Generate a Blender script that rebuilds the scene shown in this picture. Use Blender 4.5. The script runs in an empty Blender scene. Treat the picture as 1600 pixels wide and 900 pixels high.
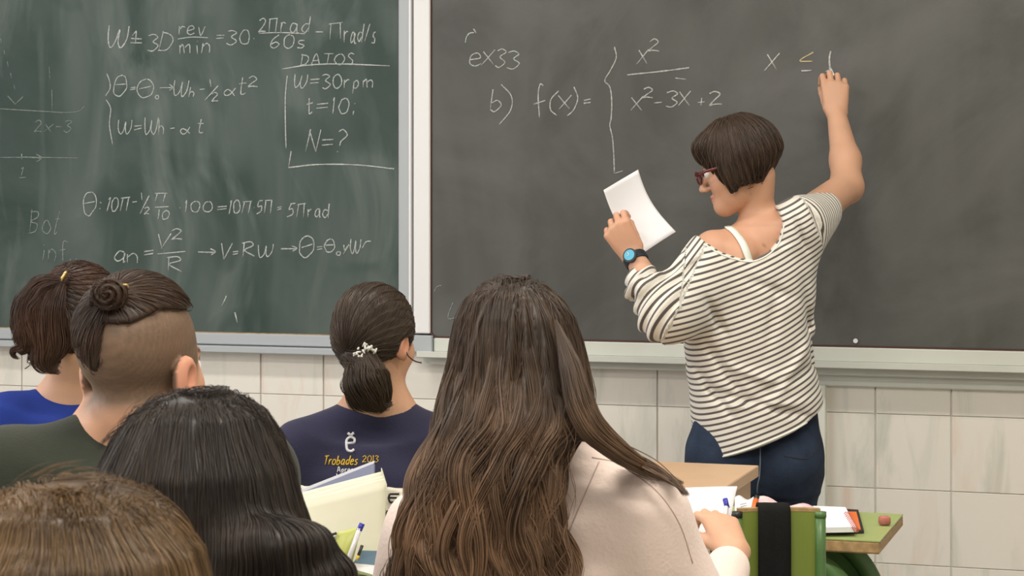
import bpy, math, random
import numpy as np
from mathutils import Vector, Matrix
from mathutils.bvhtree import BVHTree
random.seed(7); rng = np.random.default_rng(7)
SC = bpy.context.scene; COL = SC.collection
# ---------------------------------------------------------------- camera, world, lights, exposure
FPX, TH, CZ, DP, HV = 3240.0, math.radians(17.8), 1.38, 5.6, 300.0
CT, ST = math.cos(TH), math.sin(TH)
cd = bpy.data.cameras.new('camera'); cam = bpy.data.objects.new('camera', cd); COL.objects.link(cam)
cam.location = (0, -DP, CZ); cam.rotation_euler = (math.pi/2, 0, TH)
cd.sensor_width = 36; cd.lens = 36*FPX/1600; cd.shift_y = -(450-HV)/1600; cd.clip_start = .05
cd.dof.use_dof = True; cd.dof.focus_distance = 5.0; cd.dof.aperture_fstop = 26
SC.camera = cam
w = bpy.data.worlds.new('world'); SC.world = w; w.use_nodes = True
w.node_tree.nodes['Background'].inputs[0].default_value = (.75, .85, 1, 1)
w.node_tree.nodes['Background'].inputs[1].default_value = .6
SC.view_settings.view_transform = 'Standard'; SC.view_settings.look = 'None'; SC.view_settings.gamma = 1
SC.view_settings.exposure = 0.0
def area(name, loc, rot, sx, sy, power, col):
    l = bpy.data.lights.new(name, 'AREA'); l.shape = 'RECTANGLE'; l.size = sx; l.size_y = sy; l.energy = power; l.color = col
    o = bpy.data.objects.new(name, l); COL.objects.link(o); o.location = loc; o.rotation_euler = rot
    return o
LAMPS = [(-2.7, -1.55, 24), (-.35, -1.55, 26), (-2.7, -3.6, 26), (-.35, -3.6, 46), (-2.7, -5.7, 20), (-.35, -5.7, 44)]
for lx, ly, pw in LAMPS:
    area('ceiling_tube_light', (lx, ly, 2.93), (0, 0, 0), 1.4, .22, pw, (1, .93, .82) if lx > -1 else (1, .95, .92))
area('window_daylight', (-4.5, -3.6, 1.75), (0, -math.pi/2, 0), 1.5, 4.2, 52, (.9, .94, 1))

# ---------------------------------------------------------------- helpers
def cpt(u, v, d):                       # pixel + depth -> (right, forward, up) about the camera's foot
    return np.array([(u-800)/FPX*d, d, CZ-(v-HV)/FPX*d])
def toworld(p):
    return Vector((p[0]*CT-p[1]*ST, p[0]*ST+p[1]*CT-DP, p[2]))
def W(u, v, y=0.0):                     # pixel -> point of the plane y = const, parallel to the front wall
    r = (u-800)/FPX; t = (DP+y)/(CT+r*ST)
    return Vector((t*(-ST+r*CT), y, CZ-(v-HV)/FPX*t))
def setp(o, label=None, cat=None, group=None, kind=None):
    if label: o['label'] = label
    if cat: o['category'] = cat
    if group: o['group'] = group
    if kind: o['kind'] = kind
    return o
def empty(name, loc, rz=0, **k):
    o = bpy.data.objects.new(name, None); COL.objects.link(o); o.location = loc; o.rotation_euler = (0, 0, rz); o.empty_display_size = .1
    return setp(o, **k)
def link(name, me, mat, parent=None, smooth=False, **k):
    o = bpy.data.objects.new(name, me); COL.objects.link(o)
    if mat and not me.materials: me.materials.append(mat)
    if parent: o.parent = parent
    if smooth: me.polygons.foreach_set('use_smooth', [True]*len(me.polygons))
    return setp(o, **k)
def mesh(name, V, F):
    me = bpy.data.meshes.new(name); me.from_pydata([tuple(v) for v in V], [], [tuple(f) for f in F]); me.update(); return me
class MB:
    def __init__(s): s.V = []; s.F = []
    def add(s, V, F):
        n = len(s.V); s.V += [tuple(v) for v in V]; s.F += [tuple(i+n for i in f) for f in F]; return s
    def box(s, c, h, R=None, bev=0.0):
        c = Vector(c); R = R or Matrix.Identity(3); b = bev
        if not b:
            V = [c+R@Vector((x*h[0], y*h[1], z*h[2])) for x in (-1, 1) for y in (-1, 1) for z in (-1, 1)]
            return s.add(V, [(0, 1, 3, 2), (4, 6, 7, 5), (0, 4, 5, 1), (2, 3, 7, 6), (0, 2, 6, 4), (1, 5, 7, 3)])
        V = []; idx = {}
        for x in (-1, 1):
            for y in (-1, 1):
                for z in (-1, 1):
                    for a in range(3):
                        q = [x*(h[0]-b), y*(h[1]-b), z*(h[2]-b)]; q[a] = (x, y, z)[a]*h[a]
                        idx[(x, y, z, a)] = len(V); V.append(c+R@Vector(q))
        F = []
        for a in range(3):
            o1, o2 = [i for i in range(3) if i != a]
            for sg in (-1, 1):
                f = []
                for p, q in ((-1, -1), (1, -1), (1, 1), (-1, 1)):
                    k = [0, 0, 0]; k[a] = sg; k[o1] = p; k[o2] = q; f.append(idx[(*k, a)])
                F.append(f)
        for a in range(3):
            b1, b2 = [i for i in range(3) if i != a]
            for p in (-1, 1):
                for q in (-1, 1):
                    k = [0, 0, 0]; k[b1] = p; k[b2] = q; k0 = list(k); k1 = list(k); k0[a] = -1; k1[a] = 1
                    F.append([idx[(*k0, b1)], idx[(*k1, b1)], idx[(*k1, b2)], idx[(*k0, b2)]])
        for x in (-1, 1):
            for y in (-1, 1):
                for z in (-1, 1): F.append([idx[(x, y, z, a)] for a in range(3)])
        return s.add(V, F)
    def tube(s, pts, r, n=8, closed=False, flat=None):
        pts = [Vector(p) for p in pts]; m = len(pts); rr = r if hasattr(r, '__len__') else [r]*m
        V = []; F = []; up = None
        for i, p in enumerate(pts):
            a = pts[(i-1) % m] if (closed or i > 0) else p; b = pts[(i+1) % m] if (closed or i < m-1) else p
            t = (b-a).normalized()
            if up is None: up = Vector((0, 0, 1)) if abs(t.z) < .9 else Vector((1, 0, 0))
            e1 = (up-t*up.dot(t)).normalized(); e2 = t.cross(e1); up = e1
            for j in range(n):
                an = 2*math.pi*j/n; V.append(p+(e1*math.cos(an)+e2*math.sin(an)*(flat or 1))*rr[i])
        for i in range(m if closed else m-1):
            i2 = (i+1) % m
            for j in range(n): F.append((i*n+j, i*n+(j+1) % n, i2*n+(j+1) % n, i2*n+j))
        if not closed: F += [tuple(range(n))[::-1], tuple(range((m-1)*n, m*n))]
        return s.add(V, F)
    def build(s, name, mat, parent=None, smooth=False, **k):
        me = mesh(name, s.V, s.F)
        import bmesh
        bm = bmesh.new(); bm.from_mesh(me); bmesh.ops.recalc_face_normals(bm, faces=bm.faces); bm.to_mesh(me); bm.free()
        return link(name, me, mat, parent, smooth, **k)

# ---------------------------------------------------------------- materials
def mat(name, col, rough=.6, spec=.5, bump=None, var=None, metal=0, sheen=0, sss=0):
    m = bpy.data.materials.new(name); m.use_nodes = True; nt = m.node_tree; b = nt.nodes['Principled BSDF']
    b.inputs['Base Color'].default_value = (*col, 1); b.inputs['Roughness'].default_value = rough
    b.inputs['Specular IOR Level'].default_value = spec; b.inputs['Metallic'].default_value = metal
    b.inputs['Sheen Weight'].default_value = sheen
    if sss: b.inputs['Subsurface Weight'].default_value = sss; b.inputs['Subsurface Radius'].default_value = (.012, .004, .002); b.inputs['Subsurface Scale'].default_value = 1
    tc = nt.nodes.new('ShaderNodeTexCoord')
    if var:                              # (scale, amount, second colour)
        n = nt.nodes.new('ShaderNodeTexNoise'); n.inputs['Scale'].default_value = var[0]; n.inputs['Detail'].default_value = 5
        nt.links.new(tc.outputs['Object'], n.inputs['Vector'])
        r = nt.nodes.new('ShaderNodeMapRange'); r.inputs[1].default_value = .35; r.inputs[2].default_value = .65; r.inputs[4].default_value = var[1]
        x = nt.nodes.new('ShaderNodeMix'); x.data_type = 'RGBA'; x.inputs[6].default_value = (*col, 1); x.inputs[7].default_value = (*var[2], 1)
        nt.links.new(n.outputs[0], r.inputs[0]); nt.links.new(r.outputs[0], x.inputs[0]); nt.links.new(x.outputs[2], b.inputs['Base Color'])
    if bump:
        n2 = nt.nodes.new('ShaderNodeTexNoise'); n2.inputs['Scale'].default_value = bump[0]; n2.inputs['Detail'].default_value = 4
        nt.links.new(tc.outputs['Object'], n2.inputs['Vector'])
        bp = nt.nodes.new('ShaderNodeBump'); bp.inputs['Strength'].default_value = bump[1]; bp.inputs['Distance'].default_value = .005
        nt.links.new(n2.outputs[0], bp.inputs['Height']); nt.links.new(bp.outputs[0], b.inputs['Normal'])
    return m
def N(nt, t, **inp):
    n = nt.nodes.new(t)
    for k, v in inp.items(): n.inputs[k].default_value = v
    return n
def board_mat(name, base, streak, dust, swirl, wipes=False):  # wiped slate
    m = mat(name, base, .5, .35); nt = m.node_tree; b = nt.nodes['Principled BSDF']; L = nt.links
    g = nt.nodes.new('ShaderNodeNewGeometry')
    mp = nt.nodes.new('ShaderNodeMapping'); mp.inputs['Rotation'].default_value = (0, math.radians(swirl), 0); mp.inputs['Scale'].default_value = (1, 1, .28)
    L.new(g.outputs['Position'], mp.inputs['Vector'])
    n = N(nt, 'ShaderNodeTexNoise', Scale=4.2, Detail=3, Roughness=.5, Distortion=.9); L.new(mp.outputs[0], n.inputs['Vector'])
    mr = nt.nodes.new('ShaderNodeMapRange'); mr.inputs[1].default_value = .42; mr.inputs[2].default_value = .72; L.new(n.outputs[0], mr.inputs[0])
    n2 = N(nt, 'ShaderNodeTexNoise', Scale=1.7, Detail=6, Roughness=.6, Distortion=1.5); L.new(g.outputs['Position'], n2.inputs['Vector'])
    mr2 = nt.nodes.new('ShaderNodeMapRange'); mr2.inputs[1].default_value = .4; mr2.inputs[2].default_value = .75; L.new(n2.outputs[0], mr2.inputs[0])
    x = nt.nodes.new('ShaderNodeMix'); x.data_type = 'RGBA'; x.inputs[6].default_value = (*base, 1); x.inputs[7].default_value = (*streak, 1)
    L.new(mr.outputs[0], x.inputs[0])
    x2 = nt.nodes.new('ShaderNodeMix'); x2.data_type = 'RGBA'; x2.inputs[7].default_value = (*dust, 1)
    L.new(x.outputs[2], x2.inputs[6]); L.new(mr2.outputs[0], x2.inputs[0]); out = x2.outputs[2]
    # arcs left by the eraser: thin bands of a strongly stretched, bent noise
    m3 = nt.nodes.new('ShaderNodeMapping'); m3.inputs['Rotation'].default_value = (0, math.radians(16 if wipes else -35), 0); m3.inputs['Scale'].default_value = (1, 1, .10)
    nd = N(nt, 'ShaderNodeTexNoise', Scale=1.3, Detail=1); L.new(g.outputs['Position'], nd.inputs['Vector'])
    va = nt.nodes.new('ShaderNodeVectorMath'); va.operation = 'SCALE'; va.inputs['Scale'].default_value = .45; L.new(nd.outputs[1], va.inputs[0])
    vb = nt.nodes.new('ShaderNodeVectorMath'); L.new(g.outputs['Position'], vb.inputs[0]); L.new(va.outputs[0], vb.inputs[1]); L.new(vb.outputs[0], m3.inputs['Vector'])
    n3 = N(nt, 'ShaderNodeTexNoise', Scale=9 if wipes else 5, Detail=4, Roughness=.55); L.new(m3.outputs[0], n3.inputs['Vector'])
    r3 = nt.nodes.new('ShaderNodeMapRange'); r3.inputs[1].default_value = .50; r3.inputs[2].default_value = .70; r3.inputs[4].default_value = .75 if wipes else .3; L.new(n3.outputs[0], r3.inputs[0])
    x3 = nt.nodes.new('ShaderNodeMix'); x3.data_type = 'RGBA'; x3.inputs[7].default_value = (*[c*1.12 for c in streak], 1); L.new(out, x3.inputs[6]); L.new(r3.outputs[0], x3.inputs[0]); out = x3.outputs[2]
    n4 = N(nt, 'ShaderNodeTexNoise', Scale=2.6, Detail=2, Distortion=1); L.new(vb.outputs[0], n4.inputs['Vector'])
    r4 = nt.nodes.new('ShaderNodeMapRange'); r4.inputs[1].default_value = .55; r4.inputs[2].default_value = .72; r4.inputs[4].default_value = .8 if wipes else .25; L.new(n4.outputs[0], r4.inputs[0])
    x4 = nt.nodes.new('ShaderNodeMix'); x4.data_type = 'RGBA'; x4.inputs[7].default_value = (*[c*.95 for c in base], 1); L.new(out, x4.inputs[6]); L.new(r4.outputs[0], x4.inputs[0]); L.new(x4.outputs[2], b.inputs['Base Color'])
    return m
def tile_mat():
    m = mat('marble_tile', (.6, .57, .52), .3, .5); nt = m.node_tree; b = nt.nodes['Principled BSDF']; L = nt.links
    g = nt.nodes.new('ShaderNodeNewGeometry'); oi = nt.nodes.new('ShaderNodeObjectInfo')
    cb = nt.nodes.new('ShaderNodeCombineXYZ'); mu = nt.nodes.new('ShaderNodeMath'); mu.operation = 'MULTIPLY'; mu.inputs[1].default_value = 40
    L.new(oi.outputs['Random'], mu.inputs[0]); L.new(mu.outputs[0], cb.inputs[1])
    ad = nt.nodes.new('ShaderNodeVectorMath'); L.new(g.outputs['Position'], ad.inputs[0]); L.new(cb.outputs[0], ad.inputs[1])
    mp = nt.nodes.new('ShaderNodeMapping'); mp.inputs['Rotation'].default_value = (0, math.radians(28), 0); mp.inputs['Scale'].default_value = (1, 1, .2)
    L.new(ad.outputs[0], mp.inputs['Vector'])
    def vein(scale, lo, hi, col, prev, seed):
        m2 = nt.nodes.new('ShaderNodeMapping'); m2.inputs['Location'].default_value = (seed, seed, 0); L.new(mp.outputs[0], m2.inputs['Vector'])
        n = N(nt, 'ShaderNodeTexNoise', Scale=scale, Detail=5, Roughness=.6, Distortion=.6); L.new(m2.outputs[0], n.inputs['Vector'])
        r = nt.nodes.new('ShaderNodeMapRange'); r.inputs[1].default_value = lo; r.inputs[2].default_value = hi; r.inputs[4].default_value = .75; L.new(n.outputs[0], r.inputs[0])
        x = nt.nodes.new('ShaderNodeMix'); x.data_type = 'RGBA'; x.inputs[7].default_value = (*col, 1)
        if isinstance(prev, tuple): x.inputs[6].default_value = (*prev, 1)
        else: L.new(prev, x.inputs[6])
        L.new(r.outputs[0], x.inputs[0]); return x.outputs[2]
    c = vein(11, .53, .72, (.55, .57, .50), (.81, .775, .70), 0)
    c = vein(9, .56, .74, (.72, .58, .47), c, 5)
    L.new(c, b.inputs['Base Color'])
    return m
def vcol_mat(name, rough=.5, spec=.4, sss=.15, bump=None, noise=None):
    m = mat(name, (.5, .5, .5), rough, spec, bump=bump, sss=sss); nt = m.node_tree; b = nt.nodes['Principled BSDF']
    a = nt.nodes.new('ShaderNodeAttribute'); a.attribute_name = 'Col'; out = a.outputs['Color']
    nt.links.new(out, b.inputs['Base Color'])
    return m
def hair_mat(name, dark, light, rough=.42, spec=.45, fade=None):
    m = mat(name, dark, rough, spec); nt = m.node_tree; b = nt.nodes['Principled BSDF']; L = nt.links
    h = nt.nodes.new('ShaderNodeHairInfo'); tc = nt.nodes.new('ShaderNodeTexCoord')
    n = N(nt, 'ShaderNodeTexNoise', Scale=14, Detail=3); L.new(tc.outputs['Object'], n.inputs['Vector'])
    mr = nt.nodes.new('ShaderNodeMapRange'); mr.inputs[1].default_value = .35; mr.inputs[2].default_value = .7; L.new(n.outputs[0], mr.inputs[0])
    mu = nt.nodes.new('ShaderNodeMath'); mu.operation = 'MULTIPLY_ADD'; mu.inputs[1].default_value = .55; L.new(h.outputs['Random'], mu.inputs[0])
    m2 = nt.nodes.new('ShaderNodeMath'); m2.operation = 'MULTIPLY'; m2.inputs[1].default_value = .5; L.new(mr.outputs[0], m2.inputs[0]); L.new(m2.outputs[0], mu.inputs[2])
    x = nt.nodes.new('ShaderNodeMix'); x.data_type = 'RGBA'; x.inputs[6].default_value = (*dark, 1); x.inputs[7].default_value = (*light, 1)
    fac = mu.outputs[0]
    if fade:                             # hair grows lighter from the roots (first height) to the ends (second)
        sx = nt.nodes.new('ShaderNodeSeparateXYZ'); L.new(tc.outputs['Object'], sx.inputs[0]); fr = nt.nodes.new('ShaderNodeMapRange'); fr.inputs[1].default_value = fade[0]; fr.inputs[2].default_value = fade[1]; fr.inputs[3].default_value = .18
        L.new(sx.outputs['Z'], fr.inputs[0]); mm = nt.nodes.new('ShaderNodeMath'); mm.operation = 'MULTIPLY'; L.new(fac, mm.inputs[0]); L.new(fr.outputs[0], mm.inputs[1]); fac = mm.outputs[0]
    L.new(fac, x.inputs[0]); L.new(x.outputs[2], b.inputs['Base Color'])
    return m
def stripe_mat():
    m = mat('striped_jersey', (.75, .72, .66), .85, .2, bump=(260, .25), sheen=.2); nt = m.node_tree; b = nt.nodes['Principled BSDF']; L = nt.links
    a = nt.nodes.new('ShaderNodeAttribute'); a.attribute_name = 'stripe'
    fr = nt.nodes.new('ShaderNodeMath'); fr.operation = 'PINGPONG'; fr.inputs[1].default_value = .5; L.new(a.outputs['Fac'], fr.inputs[0])
    mr = nt.nodes.new('ShaderNodeMapRange'); mr.inputs[1].default_value = .28; mr.inputs[2].default_value = .35; L.new(fr.outputs[0], mr.inputs[0])
    x = nt.nodes.new('ShaderNodeMix'); x.data_type = 'RGBA'; x.inputs[6].default_value = (.76, .73, .66, 1); x.inputs[7].default_value = (.10, .085, .08, 1)
    L.new(mr.outputs[0], x.inputs[0]); L.new(x.outputs[2], b.inputs['Base Color'])
    return m
M = dict(
    plaster=mat('wall_plaster', (.66, .64, .6), .9, .2, bump=(60, .1)), ceiling=mat('ceiling_paint', (.8, .8, .78), .9),
    floor=mat('terrazzo_floor', (.38, .35, .31), .45, .4, var=(120, .5, (.25, .22, .2))), grout=mat('white_grout', (.78, .76, .72), .8),
    tile=tile_mat(), gboard=board_mat('green_board', (.024, .048, .038), (.112, .140, .126), (.062, .088, .078), 14, True),
    dboard=board_mat('dark_board', (.070, .071, .064), (.098, .099, .091), (.130, .130, .124), 25),
    alu=mat('grey_metal_frame', (.42, .45, .47), .45, .5), cream=mat('cream_painted_frame', (.64, .66, .60), .5, var=(6, .4, (.56, .57, .51))),
    white=mat('white_paint', (.8, .8, .8), .5), redbrown=mat('reddish_board_edge', (.07, .03, .02), .6),
    chalk=mat('chalk', (.52, .55, .52), .95, .1, var=(160, .85, (.24, .27, .25))), chalkd=mat('faint_chalk', (.28, .32, .30), .95, .1, var=(160, .9, (.15, .18, .17))), chalky=mat('yellowish_chalk', (.50, .42, .25), .95, .1), chalkw=mat('bright_chalk', (.60, .60, .58), .95, .1, var=(160, .8, (.32, .32, .31))),
    wood=mat('beech_laminate', (.66, .44, .27), .4, .4, var=(9, .35, (.58, .37, .22))), edge=mat('plywood_edge', (.46, .30, .13), .6, var=(70, .7, (.24, .15, .07))),
    green=mat('green_laminate', (.36, .43, .16), .35, .5, var=(30, .3, (.32, .39, .14))), gtube=mat('green_enamelled_steel', (.085, .18, .055), .35, .5),
    gdark=mat('green_panel', (.20, .26, .045), .45, .4), black=mat('black_fabric', (.012, .012, .012), .9, .1, bump=(200, .3)), metal=mat('dark_steel', (.05, .05, .05), .4, metal=.6),
    skin=vcol_mat('skin', .48, .35, .12, bump=(180, .06)), eye=mat('eye_white', (.75, .72, .7), .2), iris=mat('dark_iris', (.03, .02, .01), .2),
    stripe=stripe_mat(), denim=mat('blue_denim', (.018, .027, .050), .85, .2, var=(16, .7, (.036, .056, .095)), bump=(240, .3)), denimstitch=mat('pale_seam', (.22, .27, .33), .8),
    paper=mat('white_paper', (.80, .80, .83), .8, .2), print=mat('faint_grey_print', (.55, .55, .57), .9), ink=mat('grey_handwriting', (.30, .30, .33), .9),
    strap=mat('white_strap', (.8, .82, .74), .7), lens=mat('pale_lens', (.8, .8, .85), .1), glasses=mat('dark_red_frame', (.10, .008, .01), .25, .6),
    navy=mat('navy_cotton', (.032, .032, .066), .9, .15, var=(7, .4, (.043, .042, .08)), bump=(240, .2), sheen=.15),
    blue=mat('royal_blue_cotton', (.018, .038, .22), .9, .15, bump=(240, .2)), olive=mat('dark_olive_cotton', (.033, .038, .028), .9, .15, var=(7, .4, (.042, .046, .035)), bump=(240, .2), sheen=.1),
    pink=mat('pale_pink_cloth', (.88, .73, .66), .9, .15, var=(8, .4, (.82, .67, .60)), bump=(160, .25), sheen=.2), grey=mat('grey_cotton', (.12, .12, .13), .9), trousers=mat('dark_trousers', (.03, .035, .05), .9),
    shoe=mat('dark_shoe', (.03, .03, .03), .6), wcyan=mat('cyan_watch_dial', (.10, .42, .60), .3), wblack=mat('black_rubber', (.012, .02, .03), .5),
    cream2=mat('cream_cover', (.56, .54, .41), .6, var=(12, .5, (.48, .47, .36))), pages=mat('page_edges', (.72, .70, .52), .8, var=(200, .5, (.6, .58, .42))), bluecover=mat('blue_grey_cover', (.22, .24, .36), .5),
    lime=mat('lime_vinyl', (.42, .45, .10), .4), clearp=mat('cloudy_plastic', (.55, .55, .48), .25, .6), tote=mat('cream_canvas', (.70, .66, .54), .9, bump=(200, .3)), petrol=mat('petrol_blue_cover', (.07, .14, .20), .5),
    yellow=mat('yellow_print', (.75, .48, .03), .8), wprint=mat('white_print', (.72, .72, .74), .8), pen=mat('blue_pen_cap', (.03, .03, .35), .3), penclear=mat('clear_pen_barrel', (.65, .65, .68), .2),
    orange=mat('orange_divider', (.7, .16, .03), .5), blackp=mat('black_plastic', (.015, .015, .015), .4), pinkpaper=mat('pink_printed_paper', (.78, .62, .62), .8, var=(25, .7, (.65, .35, .38))), eraser=mat('worn_pink_rubber', (.48, .16, .12), .8, var=(90, .6, (.3, .12, .1))),
    gold=mat('gilt_hair_tie', (.7, .5, .2), .3, metal=.6), pearl=mat('white_bead', (.7, .68, .62), .3), copperband=mat('brown_cord', (.06, .035, .02), .6), lamp=mat('lamp_housing', (.8, .8, .8), .5))
le = bpy.data.materials.new('lamp_diffuser'); le.use_nodes = True
le.node_tree.nodes['Principled BSDF'].inputs['Emission Color'].default_value = (1, .95, .88, 1); le.node_tree.nodes['Principled BSDF'].inputs['Emission Strength'].default_value = 2
H = dict(teacher=hair_mat('dark_brown_bob_hair', (.018, .010, .006), (.075, .043, .025), .42, .4),
         boy=hair_mat('brown_hair', (.020, .011, .007), (.075, .042, .025), .42, .35), brown=hair_mat('brown_ponytail_hair', (.019, .012, .008), (.072, .046, .028), .42, .38),
         red=hair_mat('auburn_brown_hair', (.016, .008, .005), (.09, .043, .026), .42, .35), long=hair_mat('long_brown_hair', (.020, .012, .007), (.30, .175, .100), .42, .38, (1.16, .88)),
         dark=hair_mat('near_black_hair', (.010, .0075, .006), (.036, .025, .018), .45, .3), near=hair_mat('golden_brown_hair', (.030, .017, .008), (.21, .125, .055), .42, .35))

# ---------------------------------------------------------------- signed-distance modelling
def rot(R): return None if R is None else np.array(R, float)
class SDF:
    def __init__(s): s.o = []
    def _a(s, f, lo, hi, k, op): s.o.append((f, None if lo is None else np.array(lo, float), None if hi is None else np.array(hi, float), k, op)); return s
    def ell(s, c, r, k=.01, op='u', R=None):
        c = np.array(c, float); r = np.array(r, float); R = rot(R); e = max(r)
        def f(p):
            q = p-c
            if R is not None: q = q@R
            a = np.sqrt(((q/r)**2).sum(-1)); b = np.sqrt(((q/(r*r))**2).sum(-1))+1e-9
            return a*(a-1)/b
        return s._a(f, c-e, c+e, k, op)
    def cone(s, a, b, ra, rb, k=.01, op='u'):
        a = np.array(a, float); b = np.array(b, float); ab = b-a; L = (ab@ab)+1e-12
        def f(p):
            q = p-a; h = np.clip((q@ab)/L, 0, 1)
            return np.sqrt(((q-h[..., None]*ab)**2).sum(-1))-(ra+(rb-ra)*h)
        m = max(ra, rb); return s._a(f, np.minimum(a, b)-m, np.maximum(a, b)+m, k, op)
    def chain(s, pts, rs, k=.01, k2=None, op='u'):
        for i in range(len(pts)-1): s.cone(pts[i], pts[i+1], rs[i], rs[i+1], k if i == 0 else (k2 or k), op)
        return s
    def box(s, c, h, r=.003, k=.01, op='u', R=None):
        c = np.array(c, float); h = np.array(h, float)-r; R = rot(R); e = np.linalg.norm(h)+r
        def f(p):
            q = p-c
            if R is not None: q = q@R
            q = np.abs(q)-h
            return np.sqrt((np.maximum(q, 0)**2).sum(-1))+np.minimum(q.max(-1), 0)-r
        return s._a(f, c-e, c+e, k, op)
    def loft(s, rows, k=.02, op='u', n=2.2):   # rows (z, x, y, half width, half depth)
        rw = np.array(sorted(rows), float)
        def f(p):
            z = np.clip(p[..., 2], rw[0, 0], rw[-1, 0]); g = [np.interp(z, rw[:, 0], rw[:, i]) for i in range(1, 5)]
            a = (np.abs((p[..., 0]-g[0])/g[2])**n+np.abs((p[..., 1]-g[1])/g[3])**n)**(1/n)
            d = (a-1)*np.minimum(g[2], g[3])
            cap = np.abs(p[..., 2]-(rw[0, 0]+rw[-1, 0])/2)-(rw[-1, 0]-rw[0, 0])/2
            return np.maximum(d, cap)
        lo = [min(rw[:, 1]-rw[:, 3]), min(rw[:, 2]-rw[:, 4]), rw[0, 0]]; hi = [max(rw[:, 1]+rw[:, 3]), max(rw[:, 2]+rw[:, 4]), rw[-1, 0]]
        return s._a(f, lo, hi, k, op)
    def fn(s, f, op='i', k=.004, lo=None, hi=None): return s._a(f, lo, hi, k, op)
    def disp(s, f): return s._a(f, None, None, 0, 'd')
    def _comb(s, a, b, k, op):
        if op == 'd': return a+b
        if op == 's': b = -b
        if op == 'u':
            h = np.clip(.5+.5*(b-a)/k, 0, 1); return b*(1-h)+a*h-k*h*(1-h)
        h = np.clip(.5-.5*(b-a)/k, 0, 1); return b*(1-h)+a*h+k*h*(1-h)
    def ev(s, P):
        f = np.full(P.shape[:-1], 1.0)
        for g, lo, hi, k, op in s.o:
            if lo is None: f = s._comb(f, g(P), k, op); continue
            m = ((P > lo-k-.03) & (P < hi+k+.03)).all(-1)
            if m.any(): f[m] = s._comb(f[m], g(P[m]), k, op)
        return f
    def grid(s, lo, hi, h):
        ax = [np.arange(lo[i], hi[i]+h, h) for i in range(3)]; f = np.full([len(a) for a in ax], 1.0)
        for g, l, u, k, op in s.o:
            sl = []
            for i in range(3):
                if l is None: sl.append(slice(0, len(ax[i]))); continue
                mg = k+3*h; a0 = np.searchsorted(ax[i], l[i]-mg); a1 = np.searchsorted(ax[i], u[i]+mg); sl.append(slice(a0, a1))
            sub = [ax[i][sl[i]] for i in range(3)]
            if min(len(q) for q in sub) == 0: continue
            if l is None and op != 'd':          # global cuts only matter near the surface
                m = np.abs(f) < .9
                if not m.any(): continue
                I = np.nonzero(m); P = np.stack([ax[0][I[0]], ax[1][I[1]], ax[2][I[2]]], -1); f[I] = s._comb(f[I], g(P), k, op); continue
            if op == 'd':
                I = np.nonzero(np.abs(f) < .03); P = np.stack([ax[0][I[0]], ax[1][I[1]], ax[2][I[2]]], -1); f[I] += g(P); continue
            P = np.stack(np.meshgrid(*sub, indexing='ij'), -1); t = tuple(sl); f[t] = s._comb(f[t], g(P), k, op)
        return f, np.array([a[0] for a in ax])
    def grad(s, P, e=.0012):
        f0 = s.ev(P); G = np.stack([s.ev(P+np.eye(3)[i]*e)-f0 for i in range(3)], -1)/e
        return f0, G
def nets(f, org, h):
    ins = f < 0; nx, ny, nz = f.shape
    C = np.zeros((nx-1, ny-1, nz-1, 3), np.float32); cnt = np.zeros((nx-1, ny-1, nz-1), np.float32)
    def S(d, n): return slice(d, n-1+d)
    for ax in range(3):
        o = [i for i in range(3) if i != ax]
        for da in (0, 1):
            for db in (0, 1):
                o0 = [0, 0, 0]; o0[o[0]] = da; o0[o[1]] = db; o1 = list(o0); o1[ax] = 1
                s0 = tuple(S(o0[i], f.shape[i]) for i in range(3)); s1 = tuple(S(o1[i], f.shape[i]) for i in range(3))
                I = np.nonzero(ins[s0] != ins[s1]); a = f[s0][I]; b = f[s1][I]; t = np.clip(a/(a-b), 0, 1)
                q = np.zeros((len(a), 3), np.float32); q[:, o[0]] = da; q[:, o[1]] = db; q[:, ax] = t
                C[I] += q; cnt[I] += 1
    A = cnt > 0; idx = -np.ones(A.shape, int); n = A.sum(); idx[A] = np.arange(n)
    I = np.stack(np.nonzero(A), -1); V = (I+C[A]/cnt[A][:, None])*h+org
    F = []
    for ax in range(3):
        o = [(ax+1) % 3, (ax+2) % 3]
        sl0 = [slice(1, n_-1) for n_ in f.shape]; sl1 = [slice(1, n_-1) for n_ in f.shape]; sl0[ax] = slice(0, f.shape[ax]-1); sl1[ax] = slice(1, f.shape[ax])
        a = ins[tuple(sl0)]; b = ins[tuple(sl1)]; J = np.stack(np.nonzero(a != b), -1); st = a[tuple(J.T)]
        base = J.copy(); base[:, o[0]] += 1; base[:, o[1]] += 1
        def cell(d0, d1):
            c = base.copy(); c[:, o[0]] -= d0; c[:, o[1]] -= d1; return idx[c[:, 0], c[:, 1], c[:, 2]]
        q = np.stack([cell(1, 1), cell(0, 1), cell(0, 0), cell(1, 0)], -1)
        q[~st] = q[~st][:, ::-1]; F.append(q)
    F = np.concatenate(F); F = F[(F >= 0).all(1)]
    return V.astype(float), F
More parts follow.
